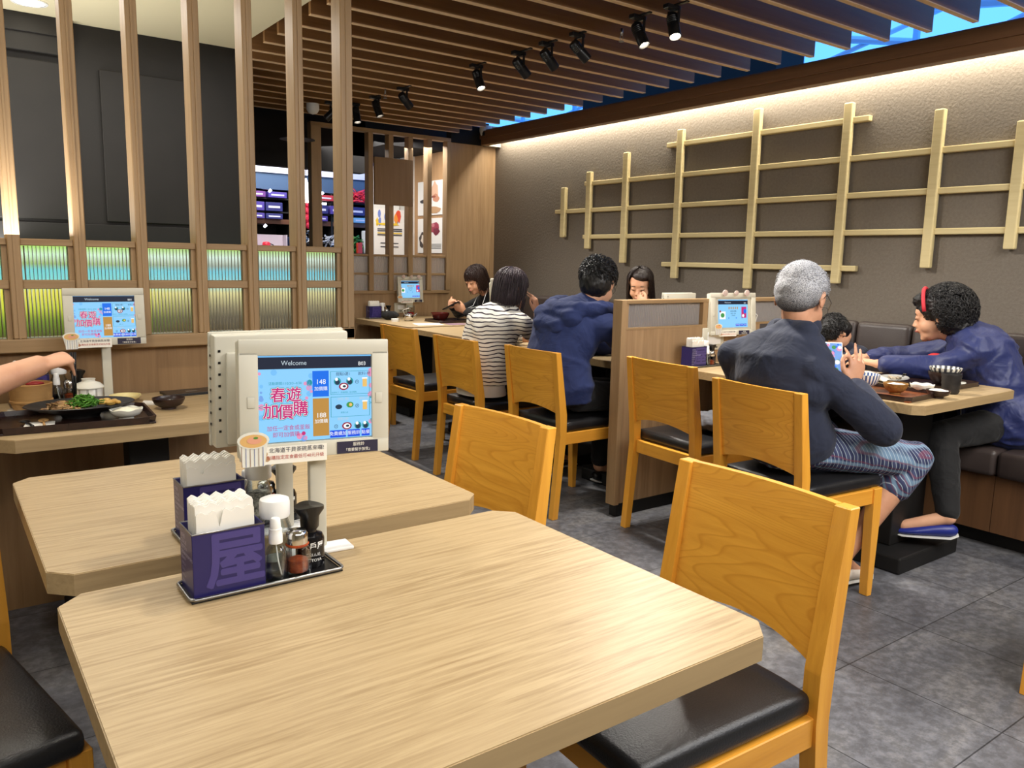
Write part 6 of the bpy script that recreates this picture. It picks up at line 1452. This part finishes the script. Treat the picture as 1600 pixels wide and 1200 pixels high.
goods('red rosette hanging on the shop shelf beyond the end post', 'red_rosette', 4.02, 1.81, mat('red_ribbon', rgb(206, 40, 66), .5), 40, (.05, .07), 9, 'rosette')
b = bm_new(); box(b, (-.05, -.05, 0), (.05, .05, .26), .01); o = obj('white_bag', b, mat('white_bag_plastic', rgb(226, 226, 230), .5), loc=(4.12, SY2 - .05, 1.25)); tag(o, 'white bag beside the leafy plant on the shop shelf', 'bag')
b = bm_new(); box(b, (-.03, -.02, 0), (.03, .02, .12), .004); o = obj('red_packet', b, mat('red_packet_foil', rgb(200, 60, 40), .4), loc=(3.98, SY2 - .14, 1.25)); tag(o, 'small red packet in front of the leafy plant', 'packet')
pd = thing('pendant_lamp', 'white cone-shaped pendant lamp glowing in the shop', 'pendant lamp', (3.0, 7.5, 1.72))
b = bm_new(); lathe(b, [(.045, 0), (.052, .02), (.044, .09), (.026, .16), (.006, .225), (0, .226)], seg=28, cap=False); obj('shade', b, mat('glowing_white_shade', rgb(255, 250, 240), .5, emit=2.5), pd, smooth='all')
b = bm_new(); tube(b, [(0, 0, .22), (0, 0, 1.26)], .003, 6); obj('cord', b, BLKPL, pd)
b = bm_new()
for k in range(14): ell(b, (rnd.uniform(-.02, .06), rnd.uniform(-.02, .02), rnd.uniform(-.22, .02)), (.028, .02, .034), Matrix.Rotation(rnd.uniform(-1, 1), 4, 'Y'), u=10, v=8)
tube(b, [(0, 0, .0), (0, 0, 1.28)], .0015, 5)
o = obj('red_decoration', b, mat('pink_red_paper', rgb(206, 40, 78), .6), loc=(3.03, 7.62, 1.70), smooth='all'); tag(o, 'pinkish red hanging decoration under the cone lamp', 'decoration')
dp = thing('disc_pendant', 'flat dark disc pendant hanging before the black bulkhead', 'pendant lamp', (2.26, 5.8, 2.05))
b = bm_new(); lathe(b, [(0, .018), (.04, .016), (.125, .004), (.126, 0), (.04, .006), (0, .008)], seg=36); obj('disc', b, mat('dark_grey_metal', rgb(60, 58, 56), .5), dp, smooth=50)
b = bm_new(); tube(b, [(0, 0, .017), (0, 0, .35)], .006, 8); box(b, (-.035, -.003, .09), (.035, .003, .16)); obj('stem', b, BLKPL, dp)
for k, (x, z) in enumerate(((2.93, 1.86), (3.27, 1.80), (3.50, 1.87), (2.87, 1.50))):
    t = thing('shelf_spotlight', ['small white lamp over the left shelf boxes', 'small white lamp just left of the cone pendant', 'small white lamp right of the thin post', 'small white lamp low on the shop shelf'][k], 'lamp', (x, SY2 - .22, z), group='small lamps in the shop')
    b = bm_new(); lathe(b, [(0, 0), (.011, 0), (.014, .03), (0, .034)], seg=16)
    for v in b.verts: v.co = Matrix.Rotation(.8, 3, 'Y') @ v.co
    obj('bulb', b, mat('cool_lamp_glow', rgb(240, 246, 255), .4, emit=4.), t)
    b = bm_new(); tube(b, [(.005, 0, .02), (.005, .08, .03), (.005, .22 if k < 3 else .615, .04)], .005, 6); obj('arm', b, STEEL, t)
for k, (x0, x1) in enumerate(((3.30, 3.43), (3.50, 3.66))):
    b = bm_new(); box(b, (x0 - (x0 + x1) / 2, -.012, 0), (x1 - (x0 + x1) / 2, .012, .022), .004); o = obj('tube_light', b, mat('tube_glow', rgb(245, 250, 255), .4, emit=5.), loc=((x0 + x1) / 2, SY2 + .02, 1.778)); tag(o, ['white tube light left of the thin post in the shop', 'white tube light right of the thin post in the shop'][k], 'lamp')
